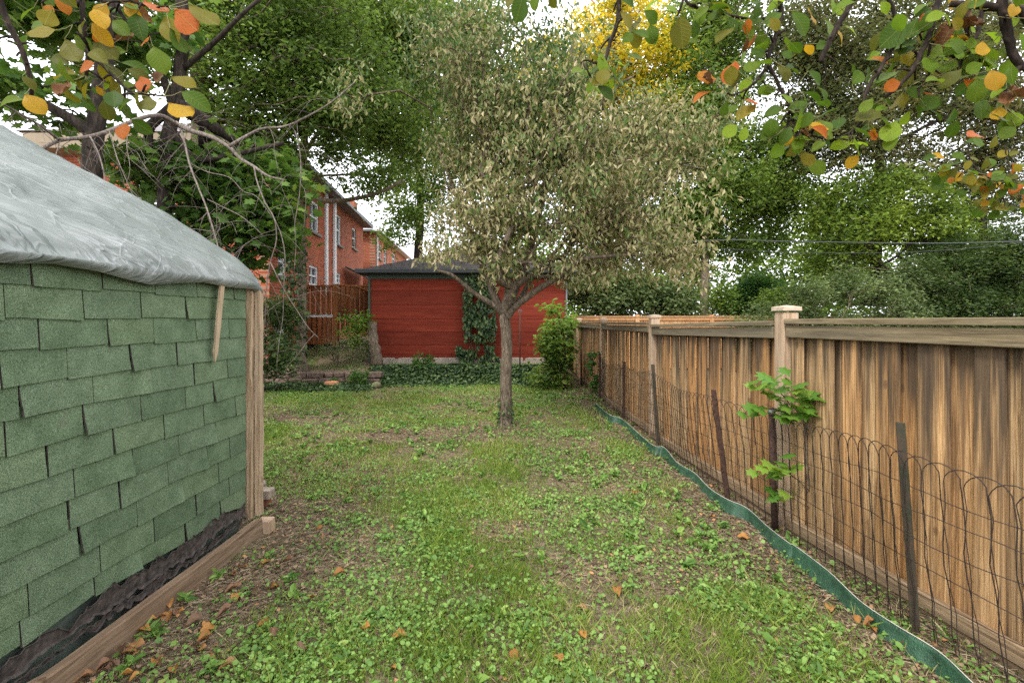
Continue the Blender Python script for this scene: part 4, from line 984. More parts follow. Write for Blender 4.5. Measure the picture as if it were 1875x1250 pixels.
# ------------------------------------------------------------------ shrubs and ivy
def shrub(name, label, base, ells, nl, size, mat, stems=6, tmpl=None, cat='shrub', group=None, droop=.3, up=.5, hole=.2, br='bark3', spread=.05, tip=.004, nt=None):
    base = Vector(base); nt = nt or max(30, nl // 25)
    tg = sample_ell(ells, nt, .5, hole, seed=len(label)); root = thing(name, label, cat, base, 0, group); o0 = np.array(base)
    segs, nd, tips, rad = grow([np.array(base), np.array(base) + np.array((0, 0, .05))], tg, tip, .03, .6)
    t = Tubes(4)
    for pl_, ra in segs: t.add([p - o0 for p in pl_], ra, 4, cap=False)
    t.build('stems', M[br], root)
    k = rng.integers(0, len(tg), nl); p = tg[k] + rng.normal(0, spread, (nl, 3))
    col = rng.uniform(0, 1, nl) * .6 + .4 * vnoise(p[:, 0], p[:, 2], 3, 5)
    o = leaves('foliage', p - o0, size, M[mat], root, tmpl or T_oval(), droop, up, rnd=col); o['kind'] = 'stuff'
    return root
shrub('leafy_shrub', 'dense dark green broad-leaved shrub where the fence meets the ivy bed', P(1010, 712, 10.2), [E(1012, 650, 10.2, 42, 58, .5), E(1000, 690, 10.1, 38, 25, .4), E(1020, 610, 10.3, 28, 30, .35)], 2600, .10, 'l_mid', tmpl=T_oval(.65), spread=.08)
shrub('leafy_shrub', 'yellow-green sapling rising behind the dark shrub, in front of the garage corner', P(1020, 660, 11.2), [E(1015, 570, 11.2, 26, 22, .3), E(1035, 590, 11.2, 28, 14, .3), E(1005, 600, 11.2, 20, 20, .3)], 420, .13, 'l_lime', tmpl=T_oval(.45), spread=.08)
shrub('leafy_shrub', 'bright green low shrub at the left part of the ivy bed before the red wall', P(775, 682, 11.6), [E(775, 668, 11.6, 32, 20, .3)], 800, .07, 'l_bright', spread=.05)
shrub('leafy_shrub', 'yellow-green young shrub in front of the deck stair', P(690, 660, 12.2) + Vector((-.5, 0, 0)), [E(650, 610, 12.2, 26, 24, .4), E(670, 590, 12.2, 18, 18, .3), E(640, 585, 12.4, 20, 10, .3)], 700, .10, 'l_lime', spread=.09, tmpl=T_oval(.4))
shrub('leafy_shrub', 'sparse dry brown-stemmed shrub between the slim tree and the garage', P(620, 675, 11.6), [E(618, 640, 11.6, 35, 28, .4), E(660, 650, 11.6, 22, 20, .3)], 500, .05, 'l_grey', spread=.08, nt=160)
shrub('leafy_shrub', 'dark green bush behind the shed corner, left of the slim tree', P(505, 690, 9.6), [E(505, 655, 9.6, 40, 45, .5), E(475, 600, 9.8, 20, 60, .5), E(520, 575, 10.6, 22, 50, .5)], 3400, .085, 'l_dark', spread=.10)
shrub('leafy_shrub', 'small bright green clump beside the stone edging', P(655, 700, 10.5), [E(655, 690, 10.5, 24, 12, .2), E(600, 695, 10.6, 18, 8, .2)], 500, .06, 'l_bright', spread=.04)
shrub('climbing_plant', 'small green climber on the far end of the wire fence', P(1090, 720, 9.0), [E(1085, 660, 9.0, 10, 22, .08), E(1092, 700, 9.0, 16, 14, .12)], 160, .10, 'l_bright', cat='plant', spread=.05)
shrub('leafy_shrub', 'grey-green bush rising behind the cedar fence beside the garage', (3.2, 15.2, 0), [E(1110, 530, 15, 75, 50, .9), E(1200, 545, 15.2, 70, 40, .9), E(1250, 560, 15.3, 40, 40, .7), (np.array((3.2, 15.2, 1.2)), np.array((1.6, .8, .9)))], 20000, .125, 'l_grey', spread=.16, nt=300)
shrub('leafy_shrub', 'bright green rounded bush behind the crosswise fence', P(1385, 585, 17.5) - Vector((0, 0, 1.55)), [E(1385, 545, 17.5, 48, 38, .9), E(1340, 565, 17.5, 20, 25, .6)], 9000, .13, 'l_bright', spread=.16, nt=220)
# low ivy bed
N = 11000
x = rng.uniform(P(668, 0, 11).x, P(985, 0, 11).x, N); y = rng.uniform(10.45, 11.75, N)
hgt = .10 * sstep(10.4, 10.8, y) * sstep(12.1, 11.2, y) * (.45 + .9 * vnoise(x, y, 2.2, 71)); z = gz(x, y) + hgt * rng.uniform(.25, 1, N)
g = leaves('ivy_ground_cover', np.stack([x, y, z], 1), .07, M['l_ivy'], None, T_oval(.8), .3, .6); tag(g, 'dark ivy covering the raised bed before the red garage', 'ivy', kind='stuff')
N = 5200
x = rng.uniform(P(455, 0, 10.5).x, P(690, 0, 10.5).x, N); y = rng.uniform(9.7, 10.9, N); z = gz(x, y) + rng.uniform(.01, .09, N)
g = leaves('ground_ivy', np.stack([x, y, z], 1), .055, M['l_ivy'], None, T_oval(.8), .2, .8); tag(g, 'dark trailing ivy along the foot of the stone edging', 'ivy', kind='stuff')
# ivy on the garage wall
iv = thing('climbing_ivy', 'dark ivy hanging in a ragged column on the red garage wall', 'ivy', (P(880, 0, 12.4).x, 12.4, .4))
vo_ = np.array(iv.location); pts = []
for (xa, xb, ya, yb, n_) in ((850, 908, 500, 612, 1300), (852, 876, 560, 660, 240), (868, 906, 585, 625, 260), (888, 905, 630, 650, 70), (836, 870, 632, 680, 500), (880, 925, 650, 680, 380)):
    xx = rng.uniform(xa, xb, n_ * 2); yy_ = rng.uniform(ya, yb, n_ * 2); kk = vnoise(xx, yy_, .07, 77) > .28; xx, yy_ = xx[kk][:n_], yy_[kk][:n_]
    Yv = 12.36 - rng.uniform(0, .16, len(xx)); pts.append(np.stack([(xx - 937.5) / F * 12.4, Yv, EYE - (yy_ - 585) / F * 12.4], 1))
pts = np.concatenate(pts); ax = rng.normal(0, .5, (len(pts), 3)); ax[:, 2] -= 1; ax[:, 1] = -np.abs(ax[:, 1]) * .6
o = leaves('foliage', pts - vo_, .085, M['l_ivy'], iv, T_oval(.8), 0, .1, axis=ax); o['kind'] = 'stuff'
t = Tubes(4)
for i in range(9):
    x0 = rng.uniform(852, 905); t.add([np.array(P(x0 + rng.normal(0, 5) + 4 * math.sin(j), 675 - j * 22, 12.42)) - vo_ for j in range(8)], .006, 4)
t.build('stems', M['bark3'], iv)

# ------------------------------------------------------------------ trees
def V3(*a): return [Vector(p) for p in a]
# young pear tree on the lawn
b0 = G(926, 782)
Yt = b0.y
trk = [b0 + Vector((0, 0, -.05)), P(927, 740, Yt), P(926, 690, Yt), P(928, 640, Yt), P(926, 600, Yt), P(922, 575, Yt)]
ell = [E(900, 400, Yt, 190, 90, 1.3), E(1120, 400, Yt - .2, 200, 95, 1.4), E(1000, 270, Yt, 250, 130, 1.6), E(880, 200, Yt, 150, 110, 1.3), E(1020, 140, Yt, 120, 90, 1.3), E(900, 60, Yt, 90, 60, 1.0), E(1180, 230, Yt, 90, 60, 1.0),
       E(1235, 330, Yt, 95, 90, 1.0), E(1240, 470, Yt - .3, 80, 50, .8), E(740, 300, Yt + .2, 70, 70, .8), E(920, 485, Yt - .5, 95, 42, .6), E(1080, 480, Yt, 110, 45, .9), E(820, 90, Yt, 110, 80, 1.0), E(690, 320, Yt, 45, 35, .5), E(1315, 455, Yt - .3, 40, 40, .4), E(1290, 220, Yt, 60, 60, .7), E(680, 180, Yt, 60, 60, .7), E(720, 400, Yt, 60, 45, .6), E(780, 445, Yt - .2, 60, 30, .5), E(1270, 400, Yt - .2, 70, 50, .6), E(850, 455, Yt - .4, 60, 30, .5)]
def pear_col(p, c):
    return np.clip(-.02 + .92 * c + .14 * sstep(4.0, 1.8, p[:, 2]) + .10 * sstep(-.6, 1.6, p[:, 0]) - .05 * sstep(3.5, 5.5, p[:, 2]), 0, 1)
limbs = [([P(922, 578, Yt), P(905, 560, Yt - .1), P(862, 532, Yt - .2), P(830, 505, Yt - .3), P(800, 495, Yt - .4)], .05, .018),
         ([P(922, 580, Yt), P(905, 540, Yt), P(885, 490, Yt + .2), P(850, 400, Yt + .4), P(800, 260, Yt + .5)], .065, .02),
         ([P(924, 582, Yt), P(940, 540, Yt), P(975, 440, Yt), P(1005, 330, Yt - .1), P(1060, 240, Yt - .2), P(1130, 160, Yt - .3), P(1160, 140, Yt - .3)], .07, .014),
         ([P(925, 585, Yt), P(945, 560, Yt - .1), P(985, 530, Yt - .2), P(1025, 505, Yt - .3), P(1060, 478, Yt - .4), P(1100, 470, Yt - .5), P(1200, 465, Yt - .5)], .06, .018),
         ([P(925, 580, Yt), P(930, 520, Yt + .2), P(930, 420, Yt + .5), P(960, 250, Yt + .5), P(980, 80, Yt + .4)], .055, .015),
         ([P(924, 582, Yt), P(950, 550, Yt + .3), P(990, 490, Yt + .7), P(1080, 400, Yt + .9), P(1180, 330, Yt + .9)], .05, .015)]
t1 = tree('pear_tree', 'young tree with drying beige-olive drooping leaves standing alone on the lawn', trk, ell, 1700, 44000, .082, M['l_pear'], M['bark1'], .088, T_diamond(.40, .10), tip=.004, spread=.11, droop=1.3, up=.1, bias=.62,
          trunks=limbs, taper=.86, hole=.42, rnd_fun=pear_col, cost=.3, hs=1.6)
# root flare with a few ivy leaves on the trunk foot
n_ = 260; a = rng.uniform(0, 6.28, n_); zz = rng.uniform(0, .55, n_) ** 1.3; pp = np.stack([.105 * np.cos(a), .105 * np.sin(a), zz], 1) * np.array((1, 1, 1))
o = leaves('trunk_ivy', pp, .035, M['l_ivy'], t1, T_oval(.8), .8, .1); o['kind'] = 'stuff'

# old dark maple behind the shed (left)
tree('maple_tree', 'dark forked maple with big leaves directly behind the shed, left of the pale trunk', [P(165, 330, 5.2) - Vector((0, 0, 3.1)), P(168, 330, 5.2), P(170, 270, 5.2), P(180, 200, 5.2), P(190, 130, 5.2), P(200, 0, 5.3)],
     [E(60, 170, 5.2, 110, 50, .7), E(150, 40, 5.6, 190, 60, 1.0), E(40, -60, 5.4, 160, 70, 1.0)], 230, 3000, .14, M['l_maple'], M['bark2'], .10, T_maple(), spread=.14, hole=.3,
     trunks=[([P(172, 250, 5.2), P(140, 225, 5.1), P(90, 195, 5.0), P(40, 172, 4.9)], .065, .045)], taper=.8, tip=.005)
tree('maple_tree', 'big-leaved maple with a dark leaning trunk whose low boughs hide the brick house', [P(300, 330, 6.0) - Vector((0, 0, 3.2)), P(302, 330, 6.0), P(308, 250, 6.0), P(322, 190, 6.0), P(331, 120, 6.0), P(335, 60, 6.0), P(330, -60, 6.0)],
     [E(330, 330, 6.4, 110, 70, .7), E(430, 400, 6.6, 110, 75, .7), E(280, 290, 6.2, 80, 40, .6), E(480, 330, 6.8, 90, 60, .7), E(410, 470, 6.8, 70, 50, .5), E(500, 420, 7.0, 40, 50, .4), E(470, 400, 6.6, 70, 50, .4), E(380, 440, 6.4, 60, 40, .5)], 480, 4600, .13, M['l_maple'], M['bark2'], .085, T_maple(), spread=.15, hole=.22,
     trunks=[([P(310, 230, 6.0), P(355, 290, 6.1), P(420, 285, 6.2), P(520, 262, 6.4)], .05, .025), ([P(331, 130, 6.0), P(390, 80, 5.9), P(440, 30, 5.8), P(480, -5, 5.8)], .035, .02), ([P(318, 200, 6), P(290, 120, 6), P(250, 50, 6), P(230, -40, 6)], .05, .03)], taper=.8, tip=.005, cost=.2)
tree('tall_tree', 'tall tree with a straight pale grey-brown trunk behind the dark maples, finely leaved', [P(362, 585, 8.6), P(366, 480, 8.6), P(368, 330, 8.6), P(366, 200, 8.6), P(362, 60, 8.6), P(360, -120, 8.6)],
     [E(470, 130, 8.6, 170, 110, 1.4), E(330, 30, 8.6, 190, 70, 1.4), E(560, 40, 8.8, 140, 90, 1.3), E(600, 210, 8.8, 100, 90, 1.0), E(420, -60, 8.6, 240, 80, 1.4), E(470, 250, 8.6, 90, 50, .9), E(430, 300, 8.8, 80, 60, .7), E(400, 190, 8.8, 80, 60, .9), E(560, 180, 9, 110, 80, 1.0), E(660, 150, 9, 90, 80, 1.0), E(520, 320, 9, 60, 50, .7), E(620, 290, 9.2, 60, 50, .7)], 1200, 52000, .095, M['l_fine'], M['bark3'], .17, T_diamond(.5), spread=.17, hole=.30, taper=.8, tip=.005, bias=.6)
tree('tall_tree', 'slim straight ivy-clad tree standing on the raised bed left of the deck', [Vector((P(551, 0, 11.3).x, 11.3, .25)), P(552, 600, 11.3), P(553, 520, 11.3), P(552, 440, 11.3), P(555, 350, 11.3), P(560, 200, 11.3), P(575, 20, 11.4)],
     [E(620, 110, 11.3, 130, 120, 1.6), E(700, 220, 11.6, 120, 100, 1.5), E(540, -20, 11.3, 160, 80, 1.5), E(740, 60, 11.6, 120, 110, 1.5), E(680, 330, 11.0, 70, 35, .8)], 1100, 50000, .115, M['l_fine'], M['bark3'], .125, T_diamond(.5), spread=.2, hole=.28, taper=.62, tip=.006, bias=.6,
     trunks=[([P(555, 352, 11.3), P(600, 368, 11.0), P(660, 362, 10.8), P(700, 350, 10.7), P(740, 330, 10.7)], .07, .03), ([P(553, 365, 11.3), P(500, 372, 11.1), P(455, 362, 11.0)], .06, .04)])
iv = thing('climbing_ivy', 'dark ivy wrapped round the slim straight tree left of the deck', 'ivy', (P(548, 0, 11.2).x, 11.2, .3))
n_ = 1500; zz = rng.uniform(.2, 4.2, n_); kk = vnoise(zz, 0 * zz, 1.6, 88) > .3; zz = zz[kk]; n_ = len(zz); a = rng.uniform(0, 6.28, n_); rr = rng.uniform(.12, .30, n_)
o = leaves('foliage', np.stack([-.12 + rr * np.cos(a), rr * np.sin(a), zz], 1), .085, M['l_ivy'], iv, T_oval(.8), .8, .1); o['kind'] = 'stuff'
# trees behind the garage
tree('background_tree', 'airy grey-green tree behind the left end of the garage roof', [P(760, 560, 19), P(765, 470, 19), P(770, 380, 19), P(765, 250, 19), P(760, 100, 19)],
     [E(760, 390, 18.5, 80, 80, 2.0), E(800, 270, 19, 150, 110, 2.5), E(830, 120, 19, 170, 110, 2.6), E(760, 0, 19, 180, 80, 2.6)], 750, 52000, .16, M['l_mid'], M['bark2'], .2, T_diamond(.5), spread=.30, hole=.36, tip=.008, bias=.6)
tree('background_tree', 'tall tree turning yellow at its top, behind the right end of the garage', [P(1110, 560, 17), P(1115, 470, 17), P(1120, 330, 17), P(1125, 200, 17), P(1130, 60, 17)],
     [E(1130, 300, 17.5, 170, 160, 2.4), E(1160, 120, 17.5, 140, 95, 2.2), E(1030, 180, 17.5, 110, 130, 2.2), E(1150, 430, 17.5, 140, 70, 2.0), E(1130, 10, 17.5, 100, 40, 1.8)], 800, 60000, .155, M['l_yellow'], M['bark2'], .2, T_diamond(.5), spread=.30, hole=.33, tip=.008, bias=.6,
     rnd_fun=lambda p, c: np.clip(c * .75 + .45 * sstep(7.2, 10.0, p[:, 2]) - .25 * sstep(9, 5, p[:, 2]), 0, 1))
tree('background_tree', 'full green tree with a straight brown trunk rising behind the crosswise fence', [Vector((P(1290, 0, 16.5).x, 16.5, 0)), P(1290, 520, 16.5), P(1291, 450, 16.5), P(1288, 330, 16.5), P(1295, 180, 16.5)],
     [E(1330, 330, 16.5, 110, 110, 1.9), E(1420, 370, 16.5, 90, 75, 1.7), E(1280, 200, 16.8, 110, 100, 2.0), E(1450, 280, 17, 80, 70, 1.6), E(1360, 450, 16.6, 80, 45, 1.2), E(1250, 420, 16.8, 80, 70, 1.5), E(1310, 60, 17, 110, 90, 2)], 950, 78000, .145, M['l_mid'], M['bark3'], .17, T_diamond(.5), spread=.25, hole=.30, tip=.007, bias=.6)
tree('background_tree', 'bronze-leaved tree with bright gaps behind the top right branches', [P(1600, 560, 15), P(1605, 450, 15), P(1610, 300, 15), P(1620, 150, 15)],
     [E(1560, 230, 15, 120, 120, 1.8), E(1680, 170, 15, 140, 120, 1.9), E(1600, 60, 15, 170, 90, 2.0), E(1490, 120, 15.3, 100, 110, 1.6), E(1790, 120, 15, 110, 110, 1.6), E(1800, 290, 15.5, 110, 60, 1.4), E(1650, 320, 15.2, 100, 50, 1.3), E(1470, 40, 15.4, 90, 70, 1.5), E(1860, 210, 15.2, 80, 90, 1.4), E(1850, 30, 15.2, 90, 70, 1.4), E(1500, 230, 15.6, 70, 60, 1.2), E(1840, 370, 15.8, 90, 50, 1.3)], 1500, 84000, .125, M['l_bronze'], M['bark2'], .18, T_diamond(.5), spread=.24, hole=.30, tip=.006, bias=.6)
yo = 14.2
tree('orchard_tree', 'low crooked tree with twisting dark boughs and fresh green leaves above the hedge', [Vector((P(1640, 0, yo).x, yo, 0)), P(1638, 530, yo), P(1628, 505, yo), P(1615, 488, yo), P(1600, 475, yo)],
     [E(1560, 420, yo, 100, 55, 1.4), E(1680, 400, yo, 110, 60, 1.4), E(1600, 360, yo + .3, 130, 45, 1.4), E(1530, 480, yo + .4, 70, 40, 1.0), E(1740, 450, yo + .3, 60, 45, 1.0)], 560, 21000, .13, M['l_bright2'], M['bark2'], .12, T_diamond(.5), spread=.20, hole=.26, tip=.006,
     trunks=[([P(1630, 508, yo), P(1600, 470, yo - .2), P(1570, 462, yo - .3), P(1540, 490, yo - .3)], .05, .02), ([P(1612, 486, yo), P(1640, 470, yo), P(1672, 440, yo), P(1690, 400, yo)], .05, .02), ([P(1700, 560, yo + .6), P(1690, 520, yo + .5), P(1660, 480, yo + .2), P(1645, 470, yo)], .07, .04), ([P(1600, 478, yo), P(1560, 450, yo), P(1520, 440, yo)], .045, .015)], taper=.8)
# conifer
pr = thing('conifer_tree', 'dark sparse conifer at the right edge with a bare straight trunk', 'tree', (P(1800, 0, 15.5).x, 15.5, 0)); co = np.array(pr.location)
t = Tubes(8); t.add([np.array((0, 0, -.1)), np.array((0, 0, 5)), np.array((.05, 0, 9.5))], [.14, .10, .03]); t.build('trunk', M['bark2'], pr)
bt = Tubes(4); npts = []; nax = []
for i in range(150):
    z_ = 1.3 + 8.2 * (i / 150) + random.uniform(-.1, .1); a_ = random.uniform(0, 6.28); L = (2.6 - .22 * z_) * random.uniform(.6, 1.15)
    if L < .3: continue
    d_ = np.array((math.cos(a_), math.sin(a_), -.12)); e_p = np.array((0, 0, z_)) + d_ * L + np.array((0, 0, .18 * L)); m_p = np.array((0, 0, z_)) + d_ * L * .5
    bt.add([np.array((0, 0, z_)), m_p, e_p], [.022, .014, .004], 4, cap=False)
    for j in range(14):
        t_ = random.uniform(.25, 1); c_ = (np.array((0, 0, z_)) * (1 - t_) + e_p * t_) + rng.normal(0, .06, 3)
        sd_ = rng.normal(0, 1, 3) * np.array((1, 1, .25)); sd_ += d_ * .8; sd_ /= np.linalg.norm(sd_); Ls = random.uniform(.12, .34)
        for q_ in range(16):
            npts.append(c_ + sd_ * Ls * q_ / 16); nax.append(sd_ + rng.normal(0, .55, 3))
bt.build('branches', M['bark2'], pr)
o = leaves('crown', np.array(npts), .085, M['l_needle'], pr, T_diamond(.12, .01), 0, .2, axis=np.array(nax)); o['kind'] = 'stuff'
# hedges to the right, behind the cedar fence
shrub('hedge', 'grey-green clipped-looking hedge of fine leaves behind the cedar fence post', (7.5, 13.2, 0), [(np.array((8.2, 13.2, .9)), np.array((2.0, .9, 1.1))), (np.array((10.6, 13.0, .9)), np.array((2.2, .9, 1.2))), E(1480, 535, 13.0, 35, 30, .8), E(1540, 520, 13.4, 45, 38, .8), E(1600, 535, 12.8, 45, 30, .8), E(1665, 515, 13.3, 45, 45, .8)], 42000, .095, 'l_grey', spread=.14, nt=520, cat='hedge', tmpl=T_diamond(.5))
shrub('hedge', 'dark loose shrubbery below the conifer at the right edge', (13.0, 13.0, 0), [E(1730, 520, 13.5, 80, 80, .9), E(1820, 510, 13.2, 90, 90, .9), E(1880, 470, 13, 70, 90, .9), (np.array((13.5, 13.0, 1.2)), np.array((2.6, .9, 1.2)))], 42000, .10, 'l_dark', spread=.15, nt=520, cat='hedge', tmpl=T_diamond(.5))
shrub('hedge', 'green shrub with fern-like shoots beside the straight brown trunk', (7.0, 15.5, 0), [E(1320, 550, 15.4, 26, 32, .5), E(1440, 560, 15.5, 60, 35, .7)], 7500, .12, 'l_mid', spread=.12, nt=200, cat='hedge', tmpl=T_diamond(.4))
# far woods that close the gaps low down
ells = []
for i in range(26):
    x_ = -46 + i * 4.6 + random.uniform(-1, 1)
    if -16 < x_ < -5: continue
    hgt = random.uniform(5.5, 8.5) if x_ > -5 else 2.0
    ells.append((np.array((x_, 44 + random.uniform(-3, 3), hgt * .8)), np.array((3.4, 2.5, hgt))))
pf = sample_ell(ells, 80000, .55, .15, 3, .4)
pf = pf[pf[:, 2] > 0]
o = leaves('far_trees', pf, .42, M['l_mid'], None, T_diamond(.6), .5, .4, rnd=rng.uniform(0, 1, len(pf)) * .6 + .4 * vnoise(pf[:, 0], pf[:, 2], .3, 4)); tag(o, 'far mass of green trees beyond the gardens', 'woods', kind='stuff')

# utility cables
yc = 12.2
for nm, lb, pts, r_ in (('utility_cable', 'thick grey utility cable crossing above the hedge at the right', [P(1040, 486, yc), P(1180, 452, yc), P(1310, 440, yc), P(1450, 442, yc), P(1600, 444.5, yc), P(1750, 445, yc), P(1990, 438, yc)], .013),
                        ('utility_cable', 'thin lower cable sagging under the thick one at the right', [P(1045, 488, yc), P(1200, 460, yc), P(1320, 456, yc), P(1450, 462, yc), P(1650, 462, yc), P(1800, 452, yc), P(1990, 430, yc)], .006)):
    t = Tubes(5); o_ = pts[0].copy(); t.add([p - o_ for p in smooth_poly(pts, 6)], r_, 5); o = t.build(nm, M['cable']); o.location = o_; tag(o, lb, 'cable')

# ------------------------------------------------------------------ dead limb over the plastic
dl = thing('bare_branch', 'bare grey dead limb with hanging twigs reaching over the plastic-covered roof', 'branch', P(322, 226, 5.2)); d0 = Vector(dl.location)
def B(pts, Y0, Y1): # pixel polyline with depth going Y0 -> Y1
    n = len(pts); return smooth_poly([P(p[0], p[1], Y0 + (Y1 - Y0) * i / (n - 1)) for i, p in enumerate(pts)], 4)
bare_list = [([(330, 232), (300, 214), (272, 213), (240, 223), (200, 240), (160, 251), (110, 257), (60, 279), (0, 288), (-40, 290)], 5.2, 3.3, .030, .016),
             ([(110, 257), (70, 228), (30, 205), (0, 188)], 3.9, 3.4, .016, .008),
             ([(322, 226), (350, 240), (385, 250), (420, 270), (440, 290), (465, 305), (490, 322), (520, 330)], 5.2, 4.5, .036, .012),
             ([(420, 268), (450, 250), (480, 236), (520, 232), (560, 215), (610, 185), (650, 150)], 4.8, 5.2, .022, .008),
             ([(330, 232), (338, 260), (347, 300), (362, 340), (378, 380), (392, 425), (400, 455)], 5.2, 3.9, .016, .006),
             ([(400, 455), (388, 480), (365, 500), (352, 530), (340, 560)], 3.9, 3.5, .006, .003),
             ([(392, 425), (350, 420), (325, 438), (322, 460)], 4.0, 3.6, .006, .003),
             ([(465, 305), (470, 330), (485, 370), (502, 400), (506, 440), (495, 480), (488, 520), (486, 570), (482, 630)], 4.6, 4.4, .010, .0035),
             ([(502, 400), (515, 430), (522, 470), (520, 520), (518, 580), (512, 620), (505, 680)], 4.5, 4.3, .007, .003),
             ([(540, 240), (548, 270), (551, 310), (548, 360), (540, 410), (542, 450), (538, 500)], 4.9, 4.7, .008, .003),
             ([(380, 365), (410, 380), (440, 395), (465, 415), (480, 430)], 4.6, 4.3, .008, .003),
             ([(350, 300), (380, 315), (420, 325), (445, 350), (470, 360), (500, 400)], 4.9, 4.4, .007, .003),
             ([(55, 283), (62, 300), (66, 330), (60, 360), (55, 395), (35, 402), (0, 404)], 3.5, 3.1, .010, .004),
             ([(495, 480), (520, 530), (545, 570), (565, 600), (584, 619)], 4.4, 4.2, .006, .003),
             ([(165, 250), (182, 285), (192, 330), (190, 372), (184, 398)], 3.9, 3.4, .008, .004), ([(110, 258), (100, 300), (112, 345), (108, 380)], 3.7, 3.3, .005, .002), ([(240, 223), (232, 262), (238, 310), (226, 350)], 4.3, 3.9, .005, .002), ([(200, 240), (215, 290), (240, 350), (262, 400)], 4.0, 3.5, .005, .002), ([(60, 330), (90, 370), (120, 400), (140, 425)], 3.3, 3.1, .004, .002), ([(400, 455), (420, 490), (440, 520), (470, 560)], 3.9, 3.7, .005, .002),
             ([(398, 450), (430, 480), (452, 500), (462, 520)], 3.9, 3.6, .005, .002)]
bt = Tubes(6); tw = Tubes(4)
for pts, y0, y1, r0, r1 in bare_list:
    pl_ = B(pts, y0, y1); (bt if r0 > .009 else tw).add([p - d0 for p in pl_], list(np.linspace(r0 * .8, r1 * .75, len(pl_))), 7 if r0 > .009 else 5, knob=.10 if r0 > .009 else .05)
    L = sum((pl_[i + 1] - pl_[i]).length for i in range(len(pl_) - 1)); nsub = int(L * (12 if (r0 > .008 and y1 < 4) else 9 if r0 > .008 else 4))
    for _ in range(nsub):
        i = random.randrange(len(pl_) - 1); s0 = pl_[i].lerp(pl_[i + 1], random.random()); d = Vector((random.uniform(-1, 1), random.uniform(-.7, .4), random.uniform(-.9, .5))).normalized(); ln = random.uniform(.12, .8)
        q = [s0]; n_s = 6
        for k in range(n_s): d = (d + Vector((random.uniform(-.25, .25), random.uniform(-.2, .2), -.16 + random.uniform(-.15, .15)))).normalized(); q.append(q[-1] + d * ln / n_s)
        tw.add([p - d0 for p in q], list(np.linspace(.0026, .0010, len(q))), 4, cap=False)
        if random.random() < .6:
            k = random.randrange(2, 5); d2 = (d + Vector((random.uniform(-1, 1), random.uniform(-.5, .5), random.uniform(-.6, .4)))).normalized(); tw.add([q[k] - d0, q[k] + d2 * ln * .22 - d0, q[k] + d2 * ln * .4 + Vector((0, 0, -.03)) - d0], [.002, .0016, .001], 4, cap=False)
bt.build('limb', M['bark_bare'], dl); tw.build('twigs', M['bark_bare'], dl)
bigtw = Tubes(4)

# ------------------------------------------------------------------ overhanging pear branches close to the camera
def pear_leaf_mesh(name, L, W, mat, fold, curl, wave):
    ns = 8; V = []; Fq = []; Ft = []
    prof = [.0, .46, .80, .98, 1.0, .88, .60, .0]
    for i in range(ns):
        u = i / (ns - 1); u_ = u ** .9; wv = prof[i] * W / 2
        zc = -curl * u * u * L
        for s in (-1, -.5, 0, .5, 1):
            V.append((u_ * L, s * wv, zc + fold * abs(s) * wv + wave * math.sin(u * 9 + s * 2) * L * .03 * abs(s)))
    for i in range(ns - 1):
        for j in range(4):
            a = i * 5 + j; Fq.append((a, a + 5, a + 6, a + 1))
    me_o = mesh_np(name, np.array(V), np.array(Fq), mat, None, smooth=True); me = me_o.data; bpy.data.objects.remove(me_o); return me
LM = {}
for key in ('f_green', 'f_lime', 'f_olive', 'f_yellow', 'f_orange', 'f_brown'):
    LM[key] = [pear_leaf_mesh('leaf', 1.0, w_, M[key], fo_, cu_, wa_) for w_, fo_, cu_, wa_ in ((.66, .25, .12, .6), (.74, .12, .22, 1), (.60, .45, .30, .4), (.70, .05, -.05, 1.2))]
LM['f_brown'] = [pear_leaf_mesh('leaf', 1.0, .6, M['f_brown'], 1.4, .8, 3), pear_leaf_mesh('leaf', 1.0, .5, M['f_brown'], 1.0, -.6, 4)]
def put_leaf(root, pos, axis, L, key, tilt=None):
    me = random.choice(LM[key]); o = bpy.data.objects.new('leaf', me); link(o, root)
    a = Vector(axis).normalized(); nrm = Vector((random.uniform(-.8, .8), -random.uniform(.2, 1.3), random.uniform(.1, 1.0))) if tilt is None else Vector(tilt)
    nrm = (nrm - a * nrm.dot(a)).normalized(); b = nrm.cross(a)
    Mx = Matrix((a, b, nrm)).transposed().to_4x4(); o.matrix_local = Matrix.Translation(Vector(pos) - root.location) @ Mx @ Matrix.Diagonal((L, L, L, 1))
    return o
